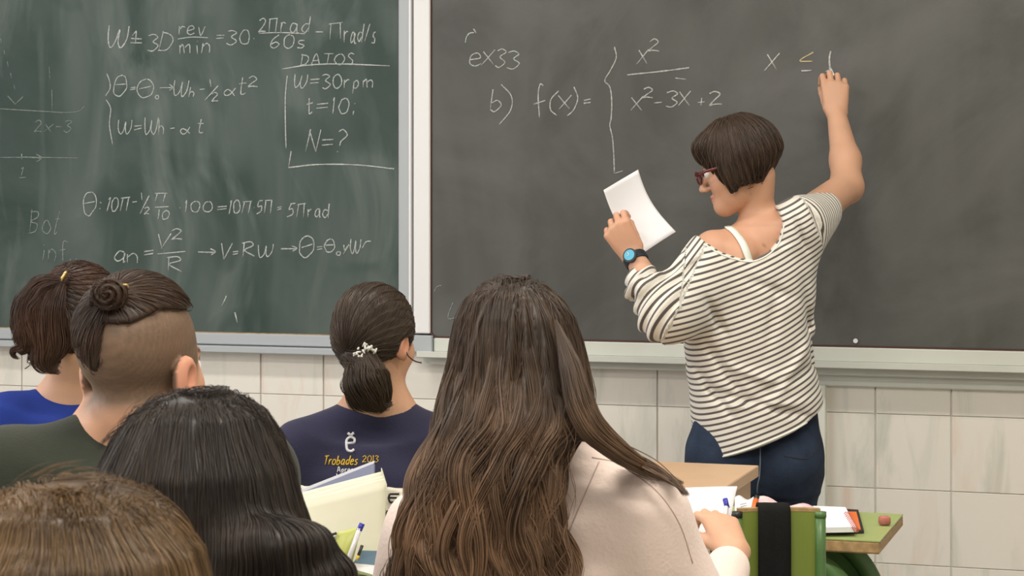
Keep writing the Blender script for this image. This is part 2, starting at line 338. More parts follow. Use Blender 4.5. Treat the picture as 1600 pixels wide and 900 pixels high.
def sdf_mesh(sd, boxes, name='m'):
    """boxes: (lo, hi, voxel) from coarse to fine; a finer box replaces what a coarser one holds there"""
    AV, AF, n = [], [], 0
    for bi, (lo, hi, h) in enumerate(boxes):
        f, org = sd.grid(lo, hi, h); V, F = nets(f, org, h)
        if len(V) == 0: continue
        f0, G = sd.grad(V); g2 = (G**2).sum(-1)+1e-6; st = np.clip(f0/g2, -h, h)*.8; V = V-G*st[:, None]
        c = V[F].mean(1); keep = np.ones(len(F), bool)
        for lo2, hi2, h2 in boxes[bi+1:]:
            keep &= ~((c > np.array(lo2)+h) & (c < np.array(hi2)-h)).all(1)
        F = F[keep]; AV.append(V); AF.append(F+n); n += len(V)
    V = np.concatenate(AV); F = np.concatenate(AF)
    u, inv = np.unique(F, return_inverse=True); V = V[u]; F = inv.reshape(F.shape)
    me = bpy.data.meshes.new(name); me.vertices.add(len(V)); me.vertices.foreach_set('co', V.astype(np.float32).ravel())
    me.loops.add(F.size); me.loops.foreach_set('vertex_index', F.ravel().astype(np.int32))
    me.polygons.add(len(F)); me.polygons.foreach_set('loop_start', np.arange(0, F.size, 4, dtype=np.int32))
    me.update(calc_edges=True); me.validate(); me.polygons.foreach_set('use_smooth', [True]*len(me.polygons))
    return me
def verts(me):
    a = np.empty(len(me.vertices)*3, np.float32); me.vertices.foreach_get('co', a); return a.reshape(-1, 3).astype(float)
def setcol(me, C):
    a = me.attributes.new('Col', 'FLOAT_COLOR', 'POINT'); C4 = np.ones((len(C), 4), np.float32); C4[:, :3] = C; a.data.foreach_set('color', C4.ravel())
def setfloat(me, name, x):
    a = me.attributes.new(name, 'FLOAT', 'POINT'); a.data.foreach_set('value', x.astype(np.float32))
_nd = rng.normal(size=(40, 3)); _nd /= np.linalg.norm(_nd, axis=1)[:, None]; _np = rng.uniform(0, 6.28, 40)
def noise(P, fr, seed=0, n=6):
    o = 0
    for i in range(n):
        j = (i+seed*7) % 40; o = o+np.sin(P@_nd[j]*fr*(1+.35*i)+_np[j]+seed)/(1+.3*i)
    return o/n*1.6
def strands(name, sd, me, parent, material, flow, n, length, steps=14, rad=.0005, lift=.003, jit=.25, root=None, wav=None):
    """lay n thin strands on the surface of sd, each running along the flow"""
    V = verts(me); c = V[rng.integers(0, len(V), n)]+rng.normal(size=(n, 3))*.003
    if root is not None: c = c[root(c)]
    n = len(c); off = rng.uniform(0, 1, n)**1.5*lift+.0004; ln = length*rng.uniform(.6, 1.25, n); st = ln/steps
    P = np.empty((n, steps, 3)); p = c.copy(); rd = rng.normal(size=(n, 3))*jit
    for i in range(steps):
        f0, G = sd.grad(p); g = G/(np.linalg.norm(G, axis=1)[:, None]+1e-6); p = p-g*np.clip(f0-off, -.01, .01)[:, None]
        P[:, i] = p
        d = flow(p); d = d/(np.linalg.norm(d, axis=1)[:, None]+1e-6)+rd*.35+(wav(p) if wav else 0)
        d = d-g*(d*g).sum(1)[:, None]; d /= np.linalg.norm(d, axis=1)[:, None]+1e-6
        p = p+d*st[:, None]
    return curves(name, P, parent, material, rad)
def curves(name, P, parent, material, rad):
    n, steps = P.shape[:2]
    cu = bpy.data.hair_curves.new(name); cu.add_curves([steps]*n)
    cu.attributes['position'].data.foreach_set('vector', P.astype(np.float32).ravel())
    t = np.linspace(0, 1, steps); r = rad*np.minimum(1, np.minimum((t+.05)*6, (1-t)*4+.1))
    R = (r[None]*rng.uniform(.6, 1.3, n)[:, None]).astype(np.float32)
    a = cu.attributes.get('radius') or cu.attributes.new('radius', 'FLOAT', 'POINT'); a.data.foreach_set('value', R.ravel())
    cu.materials.append(material); o = bpy.data.objects.new(name, cu); COL.objects.link(o); o.parent = parent
    return o

# ---------------------------------------------------------------- room
def wallbox(name, x0, x1, y0, y1, z0, z1, m, **k):
    return MB().box(((x0+x1)/2, (y0+y1)/2, (z0+z1)/2), ((x1-x0)/2, (y1-y0)/2, (z1-z0)/2)).build(name, m, kind='structure', **k)
XL, XR, YB, ZC = -4.7, 1.9, -7.2, 3.0
wf = wallbox('wall_front', XL, XR, 0, .12, 0, ZC, M['plaster'])
wallbox('floor', XL, XR, YB, .12, -.1, 0, M['floor']); wallbox('ceiling', XL, XR, YB, .12, ZC, ZC+.1, M['ceiling'])
wallbox('wall_right', XR, XR+.1, YB, .12, 0, ZC, M['plaster']); wallbox('wall_back', XL, XR, YB-.1, YB, 0, ZC, M['plaster'])
wallbox('wall_left', XL-.1, XL, YB, .12, 0, ZC, M['plaster'])
# wall tiles: every tile a piece of the front wall
grm = MB().box(((XL+XR)/2, -.002, .47), ((XR-XL)/2, .002, .47)).build('grout', M['grout'], wf)
TX = .2; x00 = W(1368.5, 700).x; TZ = .2; Z0 = -.014
def tile_mesh(w_, h_):
    b = MB().box((0, 0, 0), (w_/2-.0020, .004, h_/2-.0008), bev=.0012); me = mesh('tile', b.V, b.F); me.materials.append(M['tile']); return me
tm, tm_top, tm_bot = tile_mesh(TX, TZ), tile_mesh(TX, .15), tile_mesh(TX, TZ-.014)
i0 = math.ceil((XL-x00)/TX); i1 = math.floor((XR-x00)/TX)
for i in range(i0, i1):
    for r in range(5):
        me, zc = (tm, Z0+TZ*(r+.5))
        if r == 4: me, zc = tm_top, Z0+TZ*4+.075
        if r == 0: me, zc = tm_bot, (TZ-.014)/2
        o = link('tile', me, None, wf); o.location = (x00+TX*(i+.5), -.007+random.uniform(-.0004, .0004), zc)
# lamps on the ceiling
lampmesh = None
for lx, ly, pw in LAMPS:
    t = empty('ceiling_light', (lx, ly, 2.99), label='white fluorescent fitting fixed to the ceiling, '+('front row', 'middle row', 'back row')[LAMPS.index((lx, ly, pw))//2]+(', window side', ', right-hand side')[LAMPS.index((lx, ly, pw)) % 2], cat='lamp', group='ceiling fluorescent fittings')
    if lampmesh is None:
        a = MB().box((0, 0, -.012), (.75, .15, .012)).build('housing', M['lamp'], t); b = MB().box((0, 0, -.03), (.72, .12, .006)).build('diffuser', le, t); lampmesh = (a.data, b.data)
    else:
        link('housing', lampmesh[0], None, t); link('diffuser', lampmesh[1], None, t)
# trim: pillar, band below the tray, vertical conduit
def wbox(u0, u1, v0, v1, y0, y1, vz=None):
    """box whose face at y1 fills the pixel rectangle (measured at its centre)"""
    a = W(u0, v0, y1); b = W(u1, v1, y1); um = (u0+u1)/2; zt = W(um, v0, y1).z; zb = W(um, v1, y1).z
    return ((a.x+b.x)/2, (y0+y1)/2, (zt+zb)/2), (abs(b.x-a.x)/2, abs(y1-y0)/2, abs(zt-zb)/2)
YBD = -.035
zbot = .966; zt = 2.3
def xw(u, y): return W(u, 400, y).x
wallb = MB().box(((xw(645.5, -.045)+xw(671.5, -.045))/2, -.022, (.976+2.5)/2), ((xw(671.5, -.045)-xw(645.5, -.045))/2, .0225, (2.5-.976)/2), bev=.003)
wallb.build('trim_1', M['white'], kind='structure', label='narrow white post between the two chalkboards')
xb0 = xw(1262, -.02); MB().box(((xb0+1.85)/2, -.018, .876), ((1.85-xb0)/2, .01, .018), bev=.003).build('trim_2', M['cream'], kind='structure', label='pale band on the wall under the right chalk tray')
MB().box(((xw(1258, -.03)+xw(1290, -.03))/2, -.022, .43), ((xw(1290, -.03)-xw(1258, -.03))/2, .012, .43), bev=.002).build('trim_3', M['strap'], kind='structure', label='pale vertical duct on the tiles behind the standing woman')
MB().box(((XL+XR)/2, -.018, .035), ((XR-XL)/2, .007, .035)).build('baseboard_front', M['cream'], kind='structure')

# ---------------------------------------------------------------- chalk writing
G = {}
def g(ch, wd, *st): G[ch] = (wd, st)
c8 = [(.5+.5*math.cos(a), .5+.5*math.sin(a)) for a in [math.radians(-80+i*32) for i in range(12)]]
g('W', 1.1, [(0, 0), (.03, .6), (.2, 1), (.42, .75), (.5, .1), (.53, .7), (.72, 1), (.95, .6), (1, 0)])
g('=', .8, [(0, .4), (1, .34)], [(0, .66), (1, .6)]); g('-', .6, [(0, .55), (1, .5)]); g('.', .2, [(.4, .9), (.6, 1)]); g('*', .2, [(.4, .5), (.6, .56)])
g('3', .7, [(0, .1), (.5, 0), (.9, .18), (.45, .45), (.95, .7), (.5, 1), (0, .92)]); g('0', .7, c8); g('1', .25, [(.3, .15), (.6, 0), (.55, 1)])
g('2', .75, [(0, .2), (.45, 0), (.85, .25), (.4, .65), (.05, 1), (.4, .93), (1, .97)]); g('5', .7, [(1, 0), (.25, .02)], [(.25, .02), (.15, .42), (.7, .4), (.85, .75), (.1, 1)])
g('6', .7, [(.8, 0), (.2, .4), (.05, .8), (.45, 1), (.9, .75), (.5, .52), (.08, .75)])
g('P', .95, [(0, .08), (1, 0)], [(.15, .06), (.1, 1)], [(.85, .02), (.8, 1)])
g('r', .5, [(.1, .4), (.15, 1)], [(.15, .65), (.5, .42), (.95, .45)]); g('e', .6, [(.05, .7), (.85, .6), (.6, .4), (.15, .5), (.05, .85), (.45, 1), (.95, .88)])
g('v', .6, [(0, .4), (.4, 1), (1, .38)]); g('m', 1, [(.05, .45), (.08, 1)], [(.08, .6), (.3, .42), (.42, 1)], [(.42, .6), (.7, .42), (.85, .6), (.88, 1)])
g('i', .25, [(.5, .45), (.5, 1)], [(.5, .2), (.52, .24)]); g('n', .7, [(.1, .42), (.1, 1)], [(.1, .6), (.5, .4), (.85, .6), (.85, 1)])
g('a', .7, [(.8, .45), (.35, .42), (.05, .75), (.35, 1), (.78, .75), (.8, .45)], [(.8, .45), (.85, 1), (.98, .98)]); g('d', .7, [(.8, .5), (.3, .48), (.05, .78), (.4, 1), (.8, .75)], [(.9, 0), (.82, 1)])
g('s', .55, [(.9, .42), (.3, .48), (.25, .66), (.85, .78), (.6, 1), (.05, .98)]); g('/', .5, [(.95, 0), (.05, 1)]); g('D', .8, [(.15, 0), (.12, 1)], [(0, .03), (.7, .15), (.95, .5), (.6, .92), (.02, 1)])
g('A', .85, [(0, 1), (.45, 0), (.9, 1)], [(.15, .65), (.8, .62)]); g('T', .8, [(0, .05), (1, 0)], [(.5, .03), (.5, 1)]); g('O', .9, c8); g('S', .7, [(.9, .1), (.4, 0), (.15, .25), (.8, .65), (.6, .98), (.05, .95)])
g('p', .6, [(.15, .45), (.1, 1.3)], [(.15, .6), (.55, .42), (.85, .65), (.5, .92), (.15, .9)]); g('t', .5, [(.5, 0), (.4, .85), (.6, 1), (.95, .92)], [(.05, .36), (.95, .32)])
g(';', .2, [(.5, .3), (.52, .36)], [(.5, .8), (.3, 1.05)]); g('N', .9, [(.05, 1), (.1, 0)], [(.1, 0), (.85, 1)], [(.85, 1), (.95, 0)]); g('?', .7, [(0, .1), (.5, 0), (.95, .2), (.5, .5), (.35, .75)], [(.3, .95), (.34, 1)])
g('o', .6, [(a, .4+b*.6) for a, b in c8]); g('Q', .9, c8, [(.1, .5), (.9, .42)]); g('h', .65, [(.15, 0), (.1, 1)], [(.1, .65), (.45, .45), (.8, .6), (.82, 1)])
g('k', .9, [(1, .3), (.6, .9), (.25, 1), (.05, .7), (.3, .4), (.65, .65), (1, 1)]); g('V', .8, [(0, 0), (.4, 1)], [(.4, 1), (1, 0)]); g('R', .8, [(.15, 0), (.1, 1)], [(0, .05), (.7, 0), (.85, .25), (.2, .5), (.95, 1)])
g('>', 1.2, [(0, .5), (1, .45)], [(.7, .2), (1, .45), (.75, .75)]); g('y', .6, [(.05, .4), (.3, .8), (.7, .45)], [(.9, .3), (.3, 1.2)]); g('B', .8, [(.15, 0), (.1, 1)], [(.0, .05), (.7, .1), (.7, .35), (.15, .48), (.85, .65), (.7, .95), (.05, 1)])
g('f', .6, [(1, .08), (.6, 0), (.45, .3), (.4, 1)], [(.05, .45), (.85, .4)]); g('x', .8, [(0, .35), (.9, 1)], [(.95, .3), (.05, 1)]); g('X', .8, [(.05, .05), (.95, 1)], [(.95, 0), (0, 1)])
g('b', .7, [(.15, 0), (.1, .98)], [(.1, .65), (.6, .5), (.9, .75), (.5, 1), (.1, .95)]); g(')', .4, [(.2, 0), (.85, .35), (.7, .75), (.1, 1)]); g('(', .4, [(.9, 0), (.2, .35), (.25, .75), (.85, 1)]); g('+', .7, [(0, .6), (1, .55)], [(.5, .35), (.5, .8)])
g('F', .5, [(1, .0), (.55, .05), (.5, 1)], [(0, .48), (.95, .4)]); g('<', .8, [(1, 0), (.05, .6), (.9, .72)]); g('L', .5, [(.6, 0), (.1, .7), (.2, 1), (1, .9)]); g(':', .3, [(.4, .4), (.6, .42)], [(.4, .8), (.6, .82)])
def cat(pts, n=5):
    if len(pts) < 3: return [Vector((*p, 0)) for p in pts]
    P = [Vector((*p, 0)) for p in pts]; P = [P[0]*2-P[1]]+P+[P[-1]*2-P[-2]]; o = []
    for i in range(1, len(P)-2):
        for k in range(n):
            t = k/n; o.append(.5*((2*P[i])+(P[i+1]-P[i-1])*t+(2*P[i-1]-5*P[i]+4*P[i+1]-P[i+2])*t*t+(3*P[i]-P[i-1]-3*P[i+1]+P[i+2])*t**3))
    return o+[P[-2]]
def stroke(mb, pts, wpx=1.15, y=YBD):
    wpx *= .90; q = cat(pts); pw = [W(p.x, p.y, y-.0006) for p in q]; k = [wpx/FPX*5.9*random.uniform(.75, 1.2) for _ in pw]
    mb.tube(pw, k, 6, flat=None)
def glyph(mb, ch, x0, y0, x1, y1, wpx=1.15):
    an = random.uniform(-.07, .07); cx, cy = (x0+x1)/2, (y0+y1)/2; sl = random.uniform(.04, .16); j = .035*max(y1-y0, x1-x0); dy = random.uniform(-.05, .05)*(y1-y0)
    for s in G[ch][1]:
        o = []
        for a, b in s:
            X = x0+(x1-x0)*a-cx+sl*(cy-(y0+(y1-y0)*b))+random.uniform(-j, j); Y = y0+(y1-y0)*b-cy+dy+random.uniform(-j, j); o.append((cx+X*math.cos(an)-Y*math.sin(an), cy+X*math.sin(an)+Y*math.cos(an)))
        stroke(mb, o, wpx)
def word(mb, t, x0, y0, x1, y1, wpx=1.15):
    tot = sum(G[c][0] for c in t)+.25*(len(t)-1); x = x0; un = (x1-x0)/tot
    for c in t:
        glyph(mb, c, x, y0, x+un*G[c][0], y1, wpx); x += un*(G[c][0]+.25)
def flatten(o, y=YBD):                   # chalk lies flat on the board
    for v in o.data.vertices: v.co.y = (y-.0008)+(v.co.y-(y-.0006))*.15
lb = empty('chalkboard', (-2.9, -.01, .9), label='green chalkboard left of the white post, covered in chalk formulas', cat='chalkboard')
rb = empty('chalkboard', (-1.0, -.01, .9), label='dark grey chalkboard right of the white post, where the woman writes', cat='chalkboard')
def child(o, par): o.parent = par; o.matrix_parent_inverse = par.matrix_world.inverted(); return o
bpy.context.view_layer.update()
def bpart(mb, name, m, par, smooth=False, **k):
    o = mb.build(name, m, None, smooth, **k); Vp = Vector(par.location)
    for v in o.data.vertices: v.co -= Vp
    o.parent = par; return o
xr_l = xw(622, YBD)
bpart(MB().box(((-4.5+xr_l)/2, -.0225, (zbot+zt)/2), ((xr_l+4.5)/2, .0125, (zt-zbot)/2)), 'writing_surface', M['gboard'], lb)
a0, a1 = xw(622, -.042), xw(642.5, -.042)
bpart(MB().box(((a0+a1)/2, -.021, (.925+zt)/2), ((a1-a0)/2, .021, (zt-.925)/2), bev=.003), 'side_frame', M['alu'], lb)
bpart(MB().box((a1-.003, -.024, (.96+zt)/2), (.0035, .022, (zt-.96)/2), bev=.001), 'frame_bead', M['white'], lb)
bpart(MB().box(((-4.5+a0)/2, -.023, .947), ((a0+4.5)/2, .019, .017), bev=.003), 'bottom_rail', M['alu'], lb)
bpart(MB().box(((-4.5+a0)/2, -.0215, .9645), ((a0+4.5)/2, .016, .0022)), 'rail_bead', M['edge'], lb)
bpart(MB().box(((-4.5+a0+.03)/2, -.036, .918), ((a0-.03+4.5)/2, .030, .010), bev=.003), 'chalk_tray', M['alu'], lb)
# right board with rounded lower corner
xl_r = xw(673.5, YBD); R_ = .02
prof = [(xl_r, zt), (1.3, zt), (1.3, zbot)]+[(xl_r+R_-R_*math.sin(t), zbot+R_-R_*math.cos(t)) for t in [i*math.pi/12 for i in range(7)]]
n_ = len(prof); Vv = [(x, -.01, z) for x, z in prof]+[(x, YBD, z) for x, z in prof]
bpart(MB().add(Vv, [tuple(range(n_)), tuple(range(2*n_-1, n_-1, -1))]+[(i, (i+1) % n_, n_+(i+1) % n_, n_+i) for i in range(n_)]), 'writing_surface', M['dboard'], rb)
bpart(MB().tube([(xl_r, YBD-.001, zt), (xl_r, YBD-.001, zbot+R_)]+[(xl_r+R_-R_*math.sin(math.pi/2-t), YBD-.001, zbot+R_-R_*math.cos(math.pi/2-t)) for t in [i*math.pi/12 for i in range(7)]]+[(1.3, YBD-.001, zbot)], .0032, 6), 'edge_strip', M['redbrown'], rb)
bpart(MB().box(((xl_r+.01+1.3)/2, -.024, .944), ((1.3-xl_r-.01)/2, .019, .020), bev=.003), 'bottom_rail', M['cream'], rb)
bpart(MB().box(((xl_r-.02+1.3)/2, -.052, .9165), ((1.3-xl_r+.02)/2, .048, .0045), bev=.002), 'chalk_tray', M['cream'], rb)
bpart(MB().box(((xl_r-.02+1.3)/2, -.099, .9215), ((1.3-xl_r+.02)/2, .002, .0085), bev=.001), 'tray_lip', M['cream'], rb)
bpart(MB().box(((xl_r-.02+1.3)/2, -.030, .901), ((1.3-xl_r+.02)/2, .022, .011)), 'tray_support', M['cream'], rb)
bpart(MB().box(((xw(643, -.05)+xw(675, -.05))/2, -.022, .947), ((xw(675, -.05)-xw(643, -.05))/2, .03, .024), bev=.002), 'corner_block', M['alu'], rb)
scr = W(1337, 532.5, YBD); bpart(MB().tube([(scr.x, YBD, scr.z), (scr.x, YBD-.004, scr.z)], .0062, 14), 'screw', M['white'], rb)
def writing(par, label, fn, m='chalk'):
    mb = MB(); fn(mb); o = mb.build('chalk_writing', M[m], None, True, label=label); flatten(o); Vp = Vector(par.location)
    for v in o.data.vertices: v.co -= Vp
    o.parent = par
def f1(b):
    glyph(b, 'W', 168, 42, 200, 76, 1.5); glyph(b, '=', 204, 52, 222, 76, 1.4); stroke(b, [(213, 48), (212, 66)], 1.4); stroke(b, [(207, 56), (213, 48)], 1.2); glyph(b, '3', 232, 52, 248, 79); glyph(b, 'D', 250, 50, 271, 80)
    word(b, 'rev', 280, 32, 321, 55); stroke(b, [(278, 61), (300, 58), (325, 59)]); word(b, 'min', 280, 58, 330, 84)
    glyph(b, '=', 338, 48, 350, 66); word(b, '30', 355, 47, 390, 70); glyph(b, '*', 394, 54, 400, 66); word(b, '2P', 405, 28, 434, 50); word(b, 'rad', 438, 26, 486, 50, 1.2)
    stroke(b, [(405, 52), (440, 51), (477, 53)]); word(b, '60s', 423, 55, 477, 76); stroke(b, [(493, 50), (505, 50)], 1.3); glyph(b, 'P', 514, 36, 536, 62); word(b, 'rad/s', 538, 38, 588, 66)
def f2(b):
    stroke(b, [(167, 115), (171, 126), (172, 138), (165, 150)]); stroke(b, [(166, 156), (173, 170), (171, 195), (176, 226)])
    glyph(b, 'Q', 178, 118, 198, 152); glyph(b, '=', 204, 132, 212, 144); glyph(b, 'Q', 214, 124, 240, 153); glyph(b, '0', 243, 149, 248, 155); glyph(b, '>', 250, 128, 270, 146); glyph(b, 'W', 272, 126, 294, 151); glyph(b, 'h', 295, 136, 305, 152)
    stroke(b, [(312, 140), (320, 139)]); stroke(b, [(328, 124), (330, 136)]); stroke(b, [(320, 157), (341, 134)]); glyph(b, '2', 331, 144, 341, 158); glyph(b, 'k', 350, 132, 368, 149); glyph(b, 't', 372, 122, 385, 149); glyph(b, '2', 388, 120, 403, 137)
def f3(b):
    glyph(b, 'W', 185, 187, 206, 209); glyph(b, '=', 210, 190, 221, 208); glyph(b, 'W', 226, 185, 246, 211); glyph(b, 'h', 247, 186, 258, 210); stroke(b, [(266, 201), (273, 200)]); glyph(b, 'k', 281, 194, 297, 209); glyph(b, 't', 308, 186, 319, 208)
def f4(b):
    word(b, 'DATOS', 470, 84, 554, 101, 1.1); stroke(b, [(441, 108), (480, 102), (530, 100), (609, 103)], 1.3); stroke(b, [(449, 118), (446, 150), (446, 190), (447, 232)], 1.4)
    word(b, 'W=30rpm', 460, 116, 585, 138, 1.2); word(b, 't=10;', 478, 154, 556, 178, 1.2); word(b, 'N=?', 480, 204, 541, 238, 1.2); stroke(b, [(455, 236), (451, 262)], 1.3); stroke(b, [(451, 262), (500, 257), (560, 258), (616, 264)], 1.4)
def f5(b):
    glyph(b, 'Q', 130, 302, 150, 338); glyph(b, ':', 154, 308, 160, 330); word(b, '10P', 168, 308, 202, 330); stroke(b, [(207, 316), (214, 315)]); stroke(b, [(221, 301), (222, 313)]); stroke(b, [(219, 334), (233, 306)]); glyph(b, '2', 226, 324, 234, 335)
    glyph(b, 'P', 242, 302, 260, 316); stroke(b, [(242, 324), (264, 323)]); word(b, '10', 246, 329, 264, 343); glyph(b, '*', 279, 320, 284, 330); word(b, '100', 288, 315, 332, 332); glyph(b, '=', 340, 318, 354, 332); word(b, '10P', 358, 313, 392, 334)
    glyph(b, '*', 395, 320, 399, 330); word(b, '5P', 402, 313, 425, 334); glyph(b, '=', 433, 320, 440, 332); word(b, '5Prad', 450, 318, 515, 340)
def f6(b):
    glyph(b, 'a', 180, 382, 198, 408, 1.3); glyph(b, 'n', 198, 388, 218, 412, 1.2); glyph(b, '=', 225, 386, 240, 404, 1.4); glyph(b, 'V', 246, 366, 266, 389, 1.3); glyph(b, '2', 268, 358, 285, 375, 1.3); stroke(b, [(246, 397), (290, 393)], 1.4)
    glyph(b, 'R', 260, 401, 285, 424, 1.3); glyph(b, '>', 310, 385, 336, 402, 1.3); glyph(b, 'V', 345, 380, 362, 406, 1.3); glyph(b, '=', 364, 388, 372, 402); glyph(b, 'R', 378, 379, 398, 402, 1.3); glyph(b, 'W', 403, 382, 427, 401)
    glyph(b, '>', 438, 381, 464, 397, 1.3); glyph(b, 'Q', 468, 369, 490, 402, 1.3); glyph(b, '=', 495, 380, 504, 394); glyph(b, 'Q', 507, 374, 523, 395); glyph(b, '0', 526, 393, 532, 399); glyph(b, 'y', 536, 376, 546, 394); glyph(b, 'W', 548, 374, 563, 396); stroke(b, [(566, 388), (572, 378), (580, 377)])
def f7(b):
    stroke(b, [(12, 150), (24, 163)], 1.1); stroke(b, [(24, 163), (36, 151)], 1.1)
    for k in range(5): stroke(b, [(1+k*5.2, 60+k*18), (2.5+k*5.2, 68+k*18)], .8)
    stroke(b, [(0, 170), (50, 173), (100, 176)], .9); stroke(b, [(100, 176), (122, 174), (132, 166)], .7); stroke(b, [(77, 104), (78, 124)], .8); stroke(b, [(81, 140), (82, 176)], .8)
    word(b, '2x-3', 54, 188, 112, 207, .9); stroke(b, [(0, 246), (60, 246), (122, 247)], .8); stroke(b, [(36, 245), (64, 247)], 1.3); stroke(b, [(57, 241), (65, 247), (57, 253)], 1.1); stroke(b, [(34, 240), (34, 249)], 1.5); glyph(b, '1', 30, 262, 38, 275, .9); stroke(b, [(30, 278), (40, 277)], .9)
def f8(b): word(b, 'Bot', 46, 330, 94, 365, 1.1); word(b, 'inf..', 66, 376, 122, 408, 1.1)
def f9(b): stroke(b, [(354, 462), (347, 478)], 1.1); stroke(b, [(367, 488), (371, 504)], 1.5)
writing(lb, 'chalk line turning 30 revolutions per minute into radians, top of the green board', f1); writing(lb, 'bracketed chalk equation with a half alpha t squared', f2); writing(lb, 'short chalk equation under the first bracketed one', f3)
writing(lb, 'boxed chalk note headed DATOS', f4); writing(lb, 'long chalk calculation across the middle of the green board', f5); writing(lb, 'lowest chalk formula with V squared over R', f6)
writing(lb, 'faint chalk number-line sketch at the left edge', f7, 'chalkd'); writing(lb, 'faint chalk word Bot inf', f8, 'chalkd'); writing(lb, 'two loose chalk ticks near the bottom', f9)
writing(rb, 'small chalk curl above ex33', lambda b: (stroke(b, [(727, 67), (729, 58), (734, 52), (741, 51)]), stroke(b, [(740, 45), (744, 52)])))
writing(rb, 'chalk heading ex33', lambda b: (glyph(b, 'e', 734, 70, 754, 104), glyph(b, 'X', 753, 78, 773, 102), glyph(b, '3', 775, 76, 790, 104), glyph(b, '3', 793, 80, 812, 108)), 'chalk')
writing(rb, 'chalk letter b with a bracket', lambda b: (glyph(b, 'b', 766, 138, 786, 172), stroke(b, [(783, 132), (799, 150), (798, 172), (780, 195)])))
def f10(b):
    stroke(b, [(849, 134), (844, 132), (841, 150), (843, 184)], 1.3); stroke(b, [(834, 163), (852, 157)]); glyph(b, '(', 859, 140, 872, 178, 1.2); glyph(b, 'x', 872, 140, 893, 172); glyph(b, ')', 891, 136, 902, 180); glyph(b, '=', 912, 148, 923, 168, 1.3)
writing(rb, 'chalk f(x) =', f10)
writing(rb, 'tall chalk brace left of the fraction', lambda b: stroke(b, [(960, 73), (963, 90), (954, 110), (945, 126), (953, 136), (956, 158), (955, 185), (953, 196), (957, 215), (959, 240), (960, 271)], 1.25) or stroke(b, [(960, 271), (973, 267)], .8))
def f11(b):
    glyph(b, 'x', 997, 68, 1014, 101); glyph(b, '2', 1014, 62, 1031, 81); stroke(b, [(980, 117), (1030, 112), (1077, 106)], 1.4); stroke(b, [(1055, 122), (1072, 124)], 1); glyph(b, 'x', 987, 140, 1006, 172); glyph(b, '2', 1005, 137, 1021, 153)
    stroke(b, [(1022, 161), (1034, 160)], 1.2); glyph(b, '3', 1042, 142, 1060, 167, 1.2); glyph(b, 'X', 1060, 142, 1079, 165); glyph(b, '+', 1090, 144, 1102, 170); glyph(b, '2', 1108, 142, 1128, 164, 1.2)
writing(rb, 'chalk fraction x squared over x squared minus 3x plus 2', f11)
writing(rb, 'chalk letter x near the raised hand', lambda b: glyph(b, 'X', 1197, 84, 1217, 110, 1.3), 'chalkw')
writing(rb, 'yellowish chalk less-or-equal sign', lambda b: glyph(b, '<', 1249, 82, 1271, 102, 1.2), 'chalky'); writing(rb, 'chalk bar of the less-or-equal sign', lambda b: stroke(b, [(1252, 111), (1268, 110)], 1.4), 'chalkw')
writing(rb, 'chalk numeral one being written under the fingers', lambda b: (stroke(b, [(1298, 80), (1296, 92), (1297, 108)], 1.5), stroke(b, [(1290, 112), (1297, 109)], 1)), 'chalkw')
writing(rb, 'half-erased chalk L at the lower left corner', lambda b: (glyph(b, 'L', 699, 472, 712, 498, 1), stroke(b, [(678, 456), (683, 448), (690, 446)], .9)), 'chalkd')

# ---------------------------------------------------------------- heads, hands
def basis(fwd, up=(0, 0, 1)):
    f = np.array(fwd, float); f /= np.linalg.norm(f); u = np.array(up, float); u = u-f*(u@f); u /= np.linalg.norm(u); return np.stack([np.cross(f, u), f, u], 1)  # columns right, forward, up
class Head:
    def __init__(s, c, R, sc): s.c = np.array(c, float); s.R = R; s.s = sc
    def p(s, x, y, z): return s.c+s.R@(np.array([x, y, z])*s.s)
    def loc(s, P): return ((P-s.c)@s.R)/s.s
def add_head(sd, h, ears=True):
    s = h.s; R = h.R
    sd.ell(h.p(0, -.015, .035), np.array([.073, .092, .08])*s, .02, R=R); sd.ell(h.p(0, .03, -.02), np.array([.061, .060, .078])*s, .025, R=R)
    sd.ell(h.p(0, .032, -.068), np.array([.047, .05, .045])*s, .025, R=R); sd.ell(h.p(0, .072, -.096), np.array([.020, .018, .018])*s, .02)
    for e in (-1, 1): sd.ell(h.p(e*.038, .055, -.028), np.array([.022, .024, .024])*s, .02)
    sd.cone(h.p(-.03, .078, .02), h.p(.03, .078, .02), .010*s, .010*s, .014)
    for e in (-1, 1): sd.ell(h.p(e*.03, .100, .0), np.array([.016, .014, .011])*s, .012, 's', R=R)
    sd.cone(h.p(0, .086, .006), h.p(0, .112, -.030), .006*s, .0095*s, .010)
    for e in (-1, 1): sd.ell(h.p(e*.010, .100, -.035), np.array([.008, .010, .007])*s, .005, R=R)
    sd.ell(h.p(0, .090, -.058), np.array([.022, .0095, .0055])*s, .004, R=R); sd.ell(h.p(0, .088, -.068), np.array([.019, .0095, .0065])*s, .004, R=R)
    if ears:
        for e in (-1, 1):
            sd.ell(h.p(e*.078, -.012, -.012), np.array([.011, .019, .031])*s, .006, R=R@basis((e*.35, 1, 0), (0, -.2, 1))); sd.ell(h.p(e*.090, -.008, -.010), np.array([.009, .010, .017])*s, .004, 's', R=R)
            sd.ell(h.p(e*.074, .004, -.034), np.array([.007, .008, .011])*s, .006, R=R)
def add_eyes(h, par):
    for e in (-1, 1):
        for nm, m, yy, r in (('eyeball', 'eye', .078, .0125), ('iris', 'iris', .0865, .0055)):
            sd = SDF().ell(h.p(e*.03, yy, 0), np.array([r]*3)*h.s); c = h.p(e*.03, yy, 0); o = link(nm, sdf_mesh(sd, [(c-.017, c+.017, .003)]), M[m], par)
SK = np.array([.60, .345, .225])
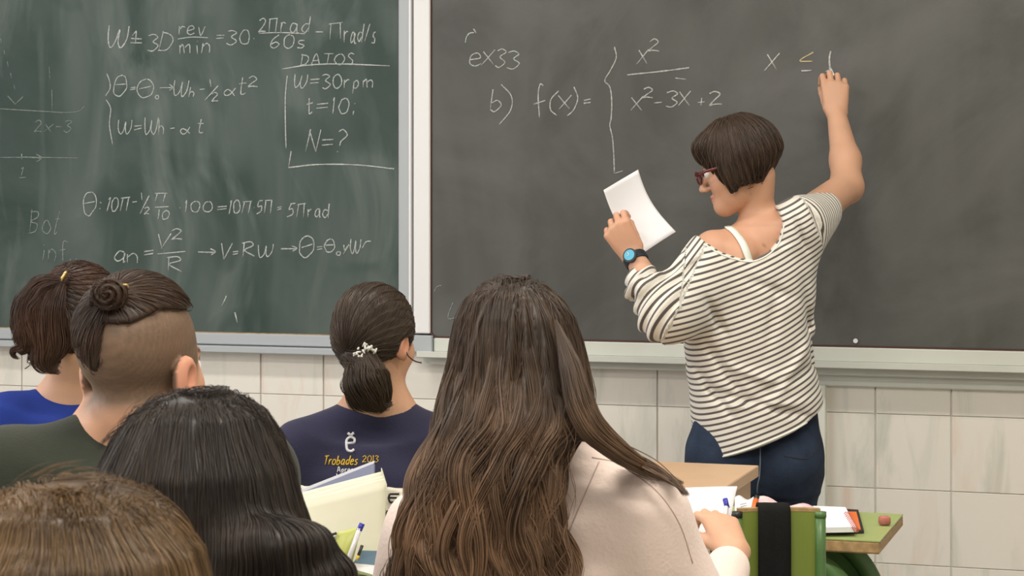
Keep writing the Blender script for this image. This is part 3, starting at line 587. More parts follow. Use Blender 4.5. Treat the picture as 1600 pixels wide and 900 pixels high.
def skin_cols(P, h, base=SK, lips=True, extra=None):
    C = np.tile(base, (len(P), 1))*(1+.04*noise(P, 60, 2))[:, None]
    if h is not None:
        L = h.loc(P)
        if lips:
            m = np.exp(-(((L[:, 0])/.022)**4+((L[:, 1]-.095)/.02)**4+((L[:, 2]+.063)/.011)**4)); C = C*(1-m[:, None])+np.array([.42, .14, .12])*m[:, None]
        m = np.exp(-(((np.abs(L[:, 0])-.045)/.02)**2+((L[:, 1]-.06)/.03)**2+((L[:, 2]+.03)/.025)**2))*.35; C = C*(1-m[:, None])+np.array([.58, .22, .17])*m[:, None]
        m = np.exp(-(((np.abs(L[:, 0])-.082)/.014)**4+((L[:, 1]+.01)/.028)**4+((L[:, 2]+.012)/.038)**4))*.55; C = C*(1-m[:, None])+np.array([.62, .24, .16])*m[:, None]
        m = ((np.abs(np.abs(L[:, 0])-.031) < .016) & (np.abs(L[:, 2]-.022) < .004) & (L[:, 1] > .07)); C[m] = base*.25
    if extra is not None: C = extra(P, C)
    return C
def add_hand(sd, wr, Y, X, Z, sc=1.0, curl=(35, 35, 25), spread=.0, thumb=((.55, .8, -.15), (.1, .9, -.4)), fc=None):
    """wrist point, Y along the hand, X towards the thumb, Z out of its back; curl in degrees per joint"""
    wr = np.array(wr, float); Y = np.array(Y, float); Y /= np.linalg.norm(Y); Z = np.array(Z, float); Z -= Y*(Z@Y); Z /= np.linalg.norm(Z); X0 = np.array(X, float); X = X0-Y*(X0@Y)-Z*(X0@Z); X /= np.linalg.norm(X)
    p = lambda x, y, z: wr+(X*x+Y*y+Z*z)*sc
    for i, (bx, ln, by) in enumerate(((.030, .072, .083), (.010, .080, .088), (-.011, .074, .085), (-.030, .060, .077))):
        sd.cone(p(bx*.55, .005, 0), p(bx, by, 0), .0135*sc, .0105*sc, .014 if i else .01)
        cu = fc[i] if fc else curl; a = 0; q = p(bx, by, 0); dx = bx*spread
        for j, fr in enumerate((.46, .31, .23)):
            a += math.radians(cu[j]); d = Y*math.cos(a)-Z*math.sin(a)+X*dx; d /= np.linalg.norm(d); q2 = q+d*ln*fr*sc
            sd.cone(q, q2, (.0092-.0010*j)*sc, (.0084-.0012*j)*sc, .0025); q = q2
    sd.ell(p(0, .045, -.003), np.array([.034, .045, .014])*sc, .01, R=np.stack([X, Y, Z], 1))
    q = p(.022, .018, -.006); r = .0145
    for j, (d, l) in enumerate(zip((thumb[0], thumb[0], thumb[1]), (.03, .034, .028))):
        v = X*d[0]+Y*d[1]+Z*d[2]; v /= np.linalg.norm(v); q2 = q+v*l*sc; sd.cone(q, q2, r*sc, (r-.0025)*sc, .006 if j == 0 else .003); q = q2; r -= .0025
    return p
TEX = {}
def person(name, label, u, d, group=None):
    a = cpt(u, 300, d); base = np.array([a[0], a[1], 0.0]); o = empty(name, toworld(base), TH, label=label, cat='person', group=group)
    return o, (lambda U, V, D: cpt(U, V, D)-base), base

def camray(bvh, q, base, u, v):
    c = Vector((-base[0], -base[1], CZ)); t = Vector(q(u, v, 4.0)); return bvh.ray_cast(c, (t-c).normalized())
# ---------------------------------------------------------------- the woman at the board
T, q, tb = person('person', 'woman with a short dark bob and striped top, writing on the dark board', 1185, 5.02)
hb = basis((-.91, .25, -.33)); hd = Head(q(1153, 258, 5.06), hb, .91)
sk = SDF(); add_head(sk, hd)
sk.cone(hd.p(0, -.046, -.045), q(1182, 330, 5.08), .038, .041, .008); sk.cone(q(1182, 330, 5.08), q(1185, 366, 5.07), .041, .050, .015); sk.ell(hd.p(0, .070, -.092), np.array([.026, .026, .024])*hd.s, .02)
sk.ell(q(1180, 440, 5.07), (.125, .085, .13), .04); sk.cone(q(1180, 378, 5.07), q(1117, 391, 5.02), .043, .046, .035); sk.cone(q(1190, 376, 5.07), q(1248, 350, 5.02), .045, .05, .04)
sk.loft([(.80, q(1180, 500, 5.07)[0], .04, .09, .06), (.9, q(1180, 500, 5.07)[0], .04, .115, .08), (1.12, q(1178, 500, 5.07)[0], .04, .12, .085)], .05)
sk.cone(q(1160, 398, 4.985), q(1150, 440, 4.97), .03, .03, .04)      # shoulder blade
elR = q(1323, 292, 5.26); wrR = q(1307, 178, 5.41)
sk.cone(q(1250, 347, 5.02), elR, .048, .040, .02); sk.cone(elR, q(1321, 250, 5.32), .041, .038, .02); sk.cone(q(1321, 250, 5.32), wrR, .038, .0245, .02)
elL = q(1043, 492, 4.90); wrL = q(990, 400, 5.0)
sk.cone(q(1113, 393, 5.02), elL, .046, .038, .02); sk.cone(elL, wrL, .039, .0235, .01)
add_hand(sk, wrR, (-.02, .22, 1), (-1, .1, 0), (.05, -1, .2), .93, fc=((24, 66, 45), (22, 74, 45), (26, 78, 45), (32, 78, 45)), spread=.8, thumb=((.12, .85, -.55), (.02, .75, -.75)))
add_hand(sk, wrL, (-.52, -.05, .85), (.85, .2, .4), (-.25, -1, -.1), .95, fc=((48, 55, 35), (56, 60, 35), (62, 64, 40), (68, 64, 40)), thumb=((.10, .9, -.55), (-.3, .9, -.4)))
def bx(c, r): c = np.array(c); return c-np.array(r), c+np.array(r)
lo, hi = bx(hd.c, (.14, .14, .15)); a1_, a2_ = bx(q(1305, 138, 5.46), (.075, .12, .11)); b1_, b2_ = bx(q(968, 352, 5.0), (.085, .10, .09))
me = sdf_mesh(sk, [((-.36, -.22, .55), (.33, .42, 1.62), .0075), (lo, hi, .0035), (a1_, a2_, .003), (b1_, b2_, .003)], 'body')
P = verts(me)
def tcol(P, C):
    m = np.exp(-(((P[:, 2]-hd.c[2]+.16)/.08)**2))*.25; C = C*(1-m[:, None])+np.array([.62, .30, .19])*m[:, None]
    mo = q(1197, 384, 4.97); m = np.linalg.norm(P[:, [0, 2]]-mo[[0, 2]], axis=1) < .0028; C[m] = (.38, .20, .12); return C
setcol(me, skin_cols(P, hd, SK*1.0, extra=tcol)); link('body', me, M['skin'], T)
add_eyes(hd, T)
# striped top
st = SDF()
rows = []
for v, u0, u1, t in ((392, 1120, 1262, .105), (420, 1098, 1276, .12), (450, 1080, 1279, .13), (490, 1074, 1279, .135), (530, 1072, 1279, .14), (570, 1076, 1282, .14), (620, 1082, 1290, .155), (650, 1084, 1294, .165), (690, 1087, 1296, .17), (740, 1090, 1296, .17)):
    a = q((u0+u1)/2, v, 4.99); rows.append((a[2], a[0], .04, (u1-u0)/2/FPX*4.99, t))
st.loft(rows, .03, n=2.4)
st.ell(q(1180, 425, 5.07), (.130, .096, .125), .05)
st.cone(q(1180, 372, 5.07), q(1122, 397, 5.02), .048, .048, .04); st.cone(q(1192, 372, 5.07), q(1250, 350, 5.02), .05, .056, .05)
st.cone(q(1250, 350, 5.02), q(1282, 330, 5.12), .058, .054, .05); st.cone(q(1258, 395, 5.02), q(1276, 350, 5.08), .03, .03, .05)
st.cone(q(1108, 400, 5.02), q(1056, 478, 4.92), .052, .058, .04); st.cone(q(1110, 430, 5.0), q(1080, 490, 4.97), .06, .05, .06); st.cone(q(1050, 484, 4.92), q(1008, 447, 4.96), .060, .048, .03); st.ell(elL, (.062, .062, .056), .04); st.cone(q(1080, 470, 4.95), elL, .055, .054, .05)
st.chain([q(1022, 436, 4.92), q(1001, 447, 4.9), q(986, 456, 4.93)], [.016, .020, .016], .015)    # rolled cuff
poly = [(q(u, v, 5.0)[0], q(u, v, 5.0)[2]) for u, v in ((1060, 250), (1060, 346), (1085, 362), (1098, 376), (1122, 392), (1150, 402), (1176, 405), (1200, 394), (1216, 374), (1222, 350), (1218, 334), (1214, 322), (1216, 300), (1216, 250))]
def polysd(x, y, pl):
    d = np.full(x.shape, 9.0); s = np.ones(x.shape)
    for i in range(len(pl)):
        ax, ay = pl[i]; bx_, by_ = pl[i-1]; ex, ey = bx_-ax, by_-ay; wx, wy = x-ax, y-ay; t = np.clip((wx*ex+wy*ey)/(ex*ex+ey*ey), 0, 1)
        d = np.minimum(d, (wx-ex*t)**2+(wy-ey*t)**2); c1 = y >= ay; c2 = y < by_; c3 = ex*wy > ey*wx
        s = np.where((c1 & c2 & c3) | (~c1 & ~c2 & ~c3), -s, s)
    return s*np.sqrt(d)
def folds(P):
    x = P[:, 0]; z = P[:, 2]; f = .0035*noise(P, 14, 3)+.0018*noise(P*np.array([1, 1, 2.2]), 30, 5)
    def fold(p0, p1, amp, wd):
        a = q(*p0, 5.0)[[0, 2]]; b = q(*p1, 5.0)[[0, 2]]; e = b-a; L = np.linalg.norm(e); e /= L; w_ = np.stack([x, z], -1)-a; t = np.clip(w_@e, 0, L); d = np.linalg.norm(w_-t[:, None]*e, axis=1); return 1.7*amp*np.exp(-(d/(wd*.9))**2)*np.sin(np.pi*np.clip(t/L, .04, .96))*(P[:, 1] < .06)
    for a in (((1090, 520), (1175, 640), .009, .012), ((1075, 560), (1150, 660), .008, .010), ((1180, 650), (1285, 500), -.008, .015), ((1160, 620), (1290, 560), .007, .011), ((1250, 420), (1278, 600), .009, .014), ((1085, 600), (1290, 655), .009, .010), ((1090, 450), (1135, 530), .009, .012), ((1090, 632), (1280, 622), -.006, .010), ((1060, 430), (1100, 395), .008, .008), ((1235, 330), (1262, 400), .008, .009), ((1262, 318), (1285, 375), .007, .008), ((1150, 430), (1250, 470), .005, .014), ((1110, 560), (1230, 600), -.007, .012), ((1215, 420), (1190, 560), .005, .015)): f = f+fold(*a)
    aa = q(1050, 480, 4.92); bb = q(1000, 448, 4.95); t = ((P-aa)@(bb-aa))/((bb-aa)@(bb-aa)); m = (t > -.4) & (x < q(1065, 400, 5)[0]); f = f+np.where(m, .005*np.sin(t*16+noise(P, 20, 1)*2), 0)
    return f
st.disp(folds)
st.fn(lambda P: polysd(P[..., 0], P[..., 2], poly), 's', .003)
hl = [(q(u, v, 4.9)[0], q(u, v, 4.9)[2]) for u, v in ((1040, 640), (1080, 648), (1088, 660), (1103, 723), (1112, 722), (1150, 712), (1190, 698), (1240, 676), (1275, 655), (1300, 636))]
hx, hz = np.array(hl).T
st.fn(lambda P: (np.interp(P[..., 0], hx, hz)-P[..., 2])*.6, 'i', .003)
me = sdf_mesh(st, [((-.34, -.2, .66), (.25, .30, 1.40), .0055)], 'top'); P = verts(me)
# stripe coordinate
rel = P+tb; U = 800+rel[:, 0]/5.0*FPX; Vp = HV+(CZ-rel[:, 2])/5.0*FPX
g_ = .20*(U-1080)+.00115*np.maximum(U-1080, 0)**2
s_t = (Vp+g_+4*np.sin((U-1100)/40)*np.clip((Vp-520)/60, 0, 1)+(P[:, 1]*100)*.35)/9.3
def along(a, b): a = np.array(a); b = np.array(b); return (P-a)@(b-a)/np.linalg.norm(b-a)*650/8.5
sL = along(q(1108, 400, 5.02), q(1056, 478, 4.92)); sL2 = along(q(1050, 480, 4.92), q(1008, 445, 4.96)); sR = along(q(1240, 352, 5.02), q(1296, 322, 5.15))
onR = (U-1262)*.8+(Vp-330)*-.35 > 0; onR &= (Vp < 400)
seam = 1100-(Vp-380)*.50+.0*U; onL = (U < seam) & (Vp < 545); onL2 = onL & (U < 1052-(Vp-480)*.2)
lat = along(q(1050, 400, 5.0), q(1108, 425, 5.0))
s_ = np.where(onR, sR, s_t); s_ = np.where(onL, lat+.25*sL, s_); s_ = np.where(onL2, sL2*.75, s_)
setfloat(me, 'stripe', s_); top = link('striped_top', me, M['stripe'], T)
bvh_top = BVHTree.FromPolygons([tuple(v) for v in P], [tuple(p.vertices) for p in me.polygons])
# pale hem edging + neckline edging
def edging(name, pts, d, m, par, bvh, r=.0022):
    o = []
    for u, v in cat(pts, 6) and [(c.x, c.y) for c in cat(pts, 6)]:
        hit = camray(bvh, q, tb, u, v)
        if hit[0] is not None: o.append(hit[0]+Vector((0, -.0005, 0)))
    if len(o) > 3: MB().tube(o, r, 6).build(name, m, par, True)
edging('neck_edging', ((1100, 381), (1124, 396), (1150, 405.5), (1176, 408.5), (1202, 397), (1219, 376), (1225, 352)), 4.97, M['strap'], top, bvh_top)
edging('hem', ((1106, 719), (1150, 708), (1190, 694), (1240, 672), (1270, 654)), 4.88, M['strap'], top, bvh_top, .0025)
# white strap over the bare shoulder
skb = SDF(); skb.o = sk.o; sp = []
for u, v in [(c.x, c.y) for c in cat(((1137, 358), (1143, 358), (1151, 366), (1159, 380), (1166, 400), (1169, 412)), 5)]:
    a = q(u, v, 4.98); p0 = np.array([a[0], -.25, a[2]])
    for _ in range(400):
        f_ = sk.ev(p0[None])[0]
        if f_ < .0012 or p0[1] > .3: break
        p0[1] += min(max(f_*.7, .0008), .004)
    sp.append(Vector(p0))
Vs, Fs = [], []
for i, p_ in enumerate(sp):
    t_ = (sp[min(i+1, len(sp)-1)]-sp[max(i-1, 0)]).normalized(); f0_, g_2 = sk.grad(np.array(p_)[None]); nn = Vector(g_2[0]).normalized(); sd_ = t_.cross(nn).normalized()
    for e in (-1, 1): Vs.append(p_+sd_*e*.0085+nn*.001)
    for e in (1, -1): Vs.append(p_+sd_*e*.0085+nn*.004)
for i in range(len(sp)-1):
    for j in range(4): Fs.append((i*4+j, i*4+(j+1) % 4, i*4+4+(j+1) % 4, i*4+4+j))
MB().add(Vs, Fs+[(0, 1, 2, 3), tuple(len(Vs)-4+k for k in range(4))]).build('shoulder_strap', M['strap'], T, True)
# jeans
jn = SDF(); px = lambda u, v, d=5.05: q(u, v, d)
jr = []
for v, u0, u1, t in ((610, 1100, 1274, .09), (650, 1092, 1282, .10), (690, 1084, 1288, .11), (720, 1079, 1288, .115), (750, 1080, 1284, .11), (770, 1084, 1280, .10)):
    a = q((u0+u1)/2, v, 4.98); jr.append((a[2], a[0], .03, (u1-u0)/2/FPX*4.98, t))
jn.loft(jr, .03, n=2.5)
for e, ux, uk in ((-1, 1130, 1128), (1, 1228, 1222)):
    jn.ell(q(ux+e*-2, 715, 5.0)+np.array([0, 0, 0]), (.078, .085, .09), .05)
    jn.cone(q(ux, 740, 5.05), q(uk, 930, 5.05), .083, .058, .03); jn.cone(q(uk, 930, 5.05), q(uk, 1140, 5.07), .058, .045, .02)
jn.disp(lambda P: .0035*noise(P*np.array([1, 1, 1.8]), 26, 4)+.004*np.exp(-((P[:, 0]-q(1186, 0, 5)[0])/.006)**2)*(P[:, 2] < .8)*(P[:, 1] < 0))
me = sdf_mesh(jn, [((-.2, -.2, .06), (.2, .2, .92), .008)], 'jeans'); jeans = link('jeans', me, M['denim'], T)
Pj = verts(me); bvh_j = BVHTree.FromPolygons([tuple(v) for v in Pj], [tuple(p.vertices) for p in me.polygons])
edging('back_seam', ((1188, 700), (1187, 740), (1183, 765), (1186, 800)), 4.9, M['denimstitch'], jeans, bvh_j, .0014)
edging('pocket_seam', ((1278, 660), (1280, 690), (1262, 716), (1225, 712)), 4.9, M['metal'], jeans, bvh_j, .0012)
for ux in (1128, 1222):
    a = q(ux, 1180, 5.07); s2 = SDF().ell((a[0], a[1]+.045, .04), (.046, .125, .042), .02).box((a[0], a[1]+.045, .012), (.044, .12, .012), .01); s2.fn(lambda P: -P[..., 2], 'i'); s2.cone((a[0], a[1]-.02, .05), (a[0], a[1]-.02, .1), .04, .042, .02)
    link('shoe', sdf_mesh(s2, [((a[0]-.08, a[1]-.13, -.01), (a[0]+.08, a[1]+.2, .16), .008)]), M['shoe'], T)
# bob hair
hr = SDF(); R = hd.R; s = hd.s
hr.ell(hd.p(0, -.014, .040), np.array([.088, .108, .094])*s, .02, R=R); hr.ell(hd.p(0, -.058, .012), np.array([.078, .066, .070])*s, .03, R=R)
for e in (-1, 1): hr.ell(hd.p(e*.066, -.004, .0), np.array([.028, .052, .066])*s, .02, R=R)
hr.ell(hd.p(0, .054, .074), np.array([.062, .046, .034])*s, .02, R=R); hr.ell(hd.p(0, -.066, -.045), np.array([.046, .030, .050])*s, .02, R=R)
for e in (-1, 1): hr.cone(hd.p(e*.074, .014, -.02), hd.p(e*.071, .026, -.062), .012, .003, .012)
hr.ell(hd.p(0, .122, -.050), np.array([.100, .092, .096])*s, .008, 's', R=R)
hr.fn(lambda P: (lambda L: -(L[..., 2]+.050+np.clip((-.01-L[..., 1]), 0, .07)*.65)*s)(hd.loc(P)) if False else (lambda L: np.where(L[..., 1] < .012, -(L[..., 2]+.056-np.clip(-.055-L[..., 1], 0, .08)*.9+np.clip(-.0-L[..., 1], 0, .05)*.1)*s, -1.0))(hd.loc(P)), 'i', .008)
hr.disp(lambda P: (lambda L: .0016*np.sin(np.arctan2(L[:, 0], L[:, 1]+.02)*34+L[:, 2]*20)+.0012*noise(P, 50, 1))(hd.loc(P)))
lo, hi = bx(hd.c, (.16, .16, .17)); me = sdf_mesh(hr, [(lo, hi, .004)]); ho = link('hair', me, H['teacher'], T)
dn = -hd.R[:, 2]; cr = hd.p(.0, -.03, .14)
def flow_bob(P):
    L = hd.loc(P); v = np.zeros_like(P)+dn; o = (P-cr); o = o/np.linalg.norm(o, axis=1)[:, None]; return v+o*.9+hd.R[:, 1]*(.5*np.clip((L[:, 1]-.01)/.05, 0, 1))[:, None]
strands('hair_strands', hr, me, ho, H['teacher'], flow_bob, 5200, .06, 10, .00055, .003, .22)
# glasses
for e in (-1, 1):
    pts = [hd.p(e*.033+.025*math.copysign(abs(math.cos(a))**.7, math.cos(a)), .108-abs(.5+.5*e*math.cos(a)-.5)*.002, -.001+.0165*math.copysign(abs(math.sin(a))**.7, math.sin(a))) for a in [i*math.pi/12 for i in range(24)]]
    if e == -1: gl = MB()
    gl.tube(pts, .0028, 6, closed=True); gl.tube([hd.p(e*.058, .107, .008), hd.p(e*.078, .075, .008), hd.p(e*.082, .01, .004), hd.p(e*.078, -.02, -.01)], [.0042, .004, .003, .002], 6)
gl.tube([hd.p(-.009, .108, .004), hd.p(0, .111, .007), hd.p(.009, .108, .004)], .002, 6)
gl.build('glasses', M['glasses'], T, True)
# watch
wd = (wrL-elL)/np.linalg.norm(wrL-elL); wc = wrL-wd*.012; e1 = np.cross(wd, [0, 1, 0]); e1 /= np.linalg.norm(e1); e2 = np.cross(wd, e1)
if e2[1] > 0: e2 = -e2
fd = e2*.95-e1*.25 if (e1[0] > 0) else e2*.95+e1*.25; fd /= np.linalg.norm(fd)
wm = MB()
for off in (-.008, -.004, 0, .004, .008): wm.tube([wc+wd*off+(e1*math.cos(a)+e2*math.sin(a))*.0272 for a in [i*math.pi/12 for i in range(24)]], .0028, 6, closed=True)
wa = wm.build('watch_strap', M['wblack'], T, True)
fc = wc+fd*.029; MB().tube([fc, fc+fd*.007], .0175, 24).build('watch_case', M['wblack'], wa); MB().tube([fc+fd*.007, fc+fd*.0082], .0135, 24).build('watch_dial', M['wcyan'], wa)
wh = MB(); ea = np.cross(fd, wd); wh.tube([fc+fd*.009, fc+fd*.009+wd*.008], .0007, 5); wh.tube([fc+fd*.009, fc+fd*.009+ea*.0055], .0008, 5); wh.build('watch_hands', M['white'], wa)
# sheet of paper in the left hand
def patch(name, c4, m, par, nu=14, bend=None, th=.0006, **k):
    A, B, C, D = [np.array(p, float) for p in c4]; V = []; F = []
    nrm = np.cross(B-A, D-A); nrm /= np.linalg.norm(nrm)
    for s_2 in (0, 1):
        for i in range(nu+1):
            for j in range(nu+1):
                a, b = i/nu, j/nu; p = A*(1-a)*(1-b)+B*a*(1-b)+C*a*b+D*(1-a)*b
                if bend is not None: p = p+bend(a, b)
                V.append(p+nrm*th*(s_2-.5))
    n1 = (nu+1)**2
    for i in range(nu):
        for j in range(nu):
            a = i*(nu+1)+j; F.append((a, a+1, a+nu+2, a+nu+1)); F.append((n1+a, n1+a+nu+1, n1+a+nu+2, n1+a+1))
    rim = [i*(nu+1) for i in range(nu+1)]+[nu*(nu+1)+j for j in range(1, nu+1)]+[i*(nu+1)+nu for i in range(nu-1, -1, -1)]+[j for j in range(nu-1, 0, -1)]
    for i in range(len(rim)): a, b = rim[i], rim[(i+1) % len(rim)]; F.append((a, b, n1+b, n1+a))
    return MB().add(V, F).build(name, m, par, True, **k)
def thing(name, u, v, d, **k):
    c = cpt(u, v, d); o = empty(name, toworld(c), TH, **k); return o, (lambda U, V, D: cpt(U, V, D)-c)
pp, pq = thing('sheet_of_paper', 990, 340, 5.03, label='white sheet of paper held up in the standing woman\'s left hand', cat='paper')
patch('sheet', (pq(943, 297, 5.045), pq(997, 265, 5.11), pq(1056, 362, 5.06), pq(1004, 396, 5.01)), M['paper'], pp, 16, lambda a, b: np.array([-.012, .018, -.004])*math.sin(math.pi*b)+np.array([0, .01, 0])*math.sin(math.pi*a))
ch, cq = thing('stick_of_chalk', 1298, 108, 5.50, label='small white chalk stick between the writing fingers', cat='chalk')
MB().tube([cq(1297, 106, 5.555), cq(1302, 118, 5.49)], .0038, 10).build('chalk_body', M['white'], ch, True)

# ---------------------------------------------------------------- furniture
def leg_tube(mb, pts, r=.014, n=10): mb.tube([Vector(p) for p in pts], r, n)
def smoothpts(pts, n=6):
    P = [Vector(p) for p in pts]; P = [P[0]*2-P[1]]+P+[P[-1]*2-P[-2]]; o = []
    for i in range(1, len(P)-2):
        for k in range(n):
            t = k/n; o.append(.5*((2*P[i])+(P[i+1]-P[i-1])*t+(2*P[i-1]-5*P[i]+4*P[i+1]-P[i+2])*t*t+(3*P[i]-P[i-1]-3*P[i+1]+P[i+2])*t**3))
    return o+[P[-2]]
DM = {}
def desk(loc, rz, label, w_=.62, d_=.36, top='green', group=None, z=.73):
    """local: x along the width, y towards the board, origin on the floor under the near right corner"""
    t = empty('school_desk', loc, rz, label=label, cat='desk', group=group); key = (w_, d_, top, z)
    if key not in DM:
        parts = []
        parts.append(('desk_top', MB().box((-w_/2, d_/2, z-.001), (w_/2, d_/2, .0012)), M[top]))
        parts.append(('top_edge', MB().box((-w_/2, d_/2, z-.0135), (w_/2, d_/2, .0115), bev=.003), M['edge']))
        for sx in (-.07, -w_+.07):
            for yy in (.04, d_-.05):
                f_ = 1 if sx > -.1 else -1; x_ = sx if f_ == 1 else sx
                b = MB(); b.tube(smoothpts([(x_-f_*.20, yy, .697), (x_-f_*.12, yy, .697), (x_-f_*.04, yy, .670), (x_+f_*.012, yy, .61), (x_+f_*.030, yy, .53), (x_+f_*.034, yy, .40), (x_+f_*.034, yy, .02)]), .019, 12); parts.append(('leg', b, M['gtube']))
            b = MB(); b.box((sx+f_*.034, d_/2, .018), (.02, d_/2+.02, .018), bev=.006); parts.append(('foot_bar', b, M['gtube']))
        b = MB(); b.box((-w_/2, d_/2, .60), (w_/2-.07, d_/2-.05, .006)); b.box((-w_/2, d_-.05, .63), (w_/2-.07, .004, .03)); parts.append(('book_shelf', b, M['gtube']))
        DM[key] = [(n_2, link(n_2, mesh(n_2, b.V, b.F), m_, t, n_2 == 'leg').data) for n_2, b, m_ in parts]
    else:
        for n_2, me_ in DM[key]: link(n_2, me_, None, t)
    return t
CM = []
def chair(loc, rz, label, group=None, bw=.18, bh=.82, seat=True):
    t = empty('school_chair', loc, rz, label=label, cat='chair', group=group)
    if not CM:
        b = MB(); b.box((0, .18, .44), (.19, .18, .008), bev=.004); CM.append(('seat', mesh('seat', b.V, b.F), M['green']))
        b = MB(); V = []; F = []; n = 10
        for i in range(n+1):
            x = -.17+.34*i/n; y = -.02-.025*(1-(x/.17)**2)
            for yy, zz in ((y, .60), (y+.009, .60), (y+.009, .76), (y, .76)): V.append((x, yy, zz))
        for i in range(n):
            for j in range(4): F.append((i*4+j, i*4+(j+1) % 4, i*4+4+(j+1) % 4, i*4+4+j))
        b.add(V, F+[(0, 1, 2, 3), tuple(n*4+k for k in range(4))]); CM.append(('backrest', mesh('backrest', b.V, b.F), M['gdark']))
        for sx in (-.175, .175):
            b = MB(); b.tube(smoothpts([(sx, .34, .012), (sx, .33, .40), (sx, .28, .425), (sx, .05, .42), (sx, -.01, .5), (sx, -.02, .75)]), .011, 8); CM.append(('front_leg', mesh('front_leg', b.V, b.F), M['gtube']))
            b = MB(); b.tube([(sx, .06, .42), (sx, -.02, .012)], .011, 8); CM.append(('rear_leg', mesh('rear_leg', b.V, b.F), M['gtube']))
    for n_2, me_, m_ in CM: link(n_2, me_, m_, t)
    return t
def gpt(u, d): a = cpt(u, 300, d); return toworld((a[0], a[1], 0))
# green desk in the second row, right
p_nr = toworld(cpt(1375, 848, 3.86)); gd = desk((p_nr.x, p_nr.y, 0), 0, 'green-topped school desk with plywood edge and an eraser on it', .66, .34)
# teacher's desk
c_f = toworld(cpt(1179, 731, 4.67)); td = empty('wooden_desk', (c_f.x-.32, c_f.y-.17, 0), 0, label='beech-veneered desk behind the pink jacket, in front of the standing woman', cat='desk')
MB().box((0, 0, .745), (.32, .22, .013), bev=.002).build('desk_top', M['wood'], td); 
for sx in (-.30, .295): MB().box((sx, 0, .366), (.010, .20, .366)).build('side_panel', M['wood'], td)
MB().box((0, .17, .50), (.29, .008, .20)).build('modesty_panel', M['wood'], td)

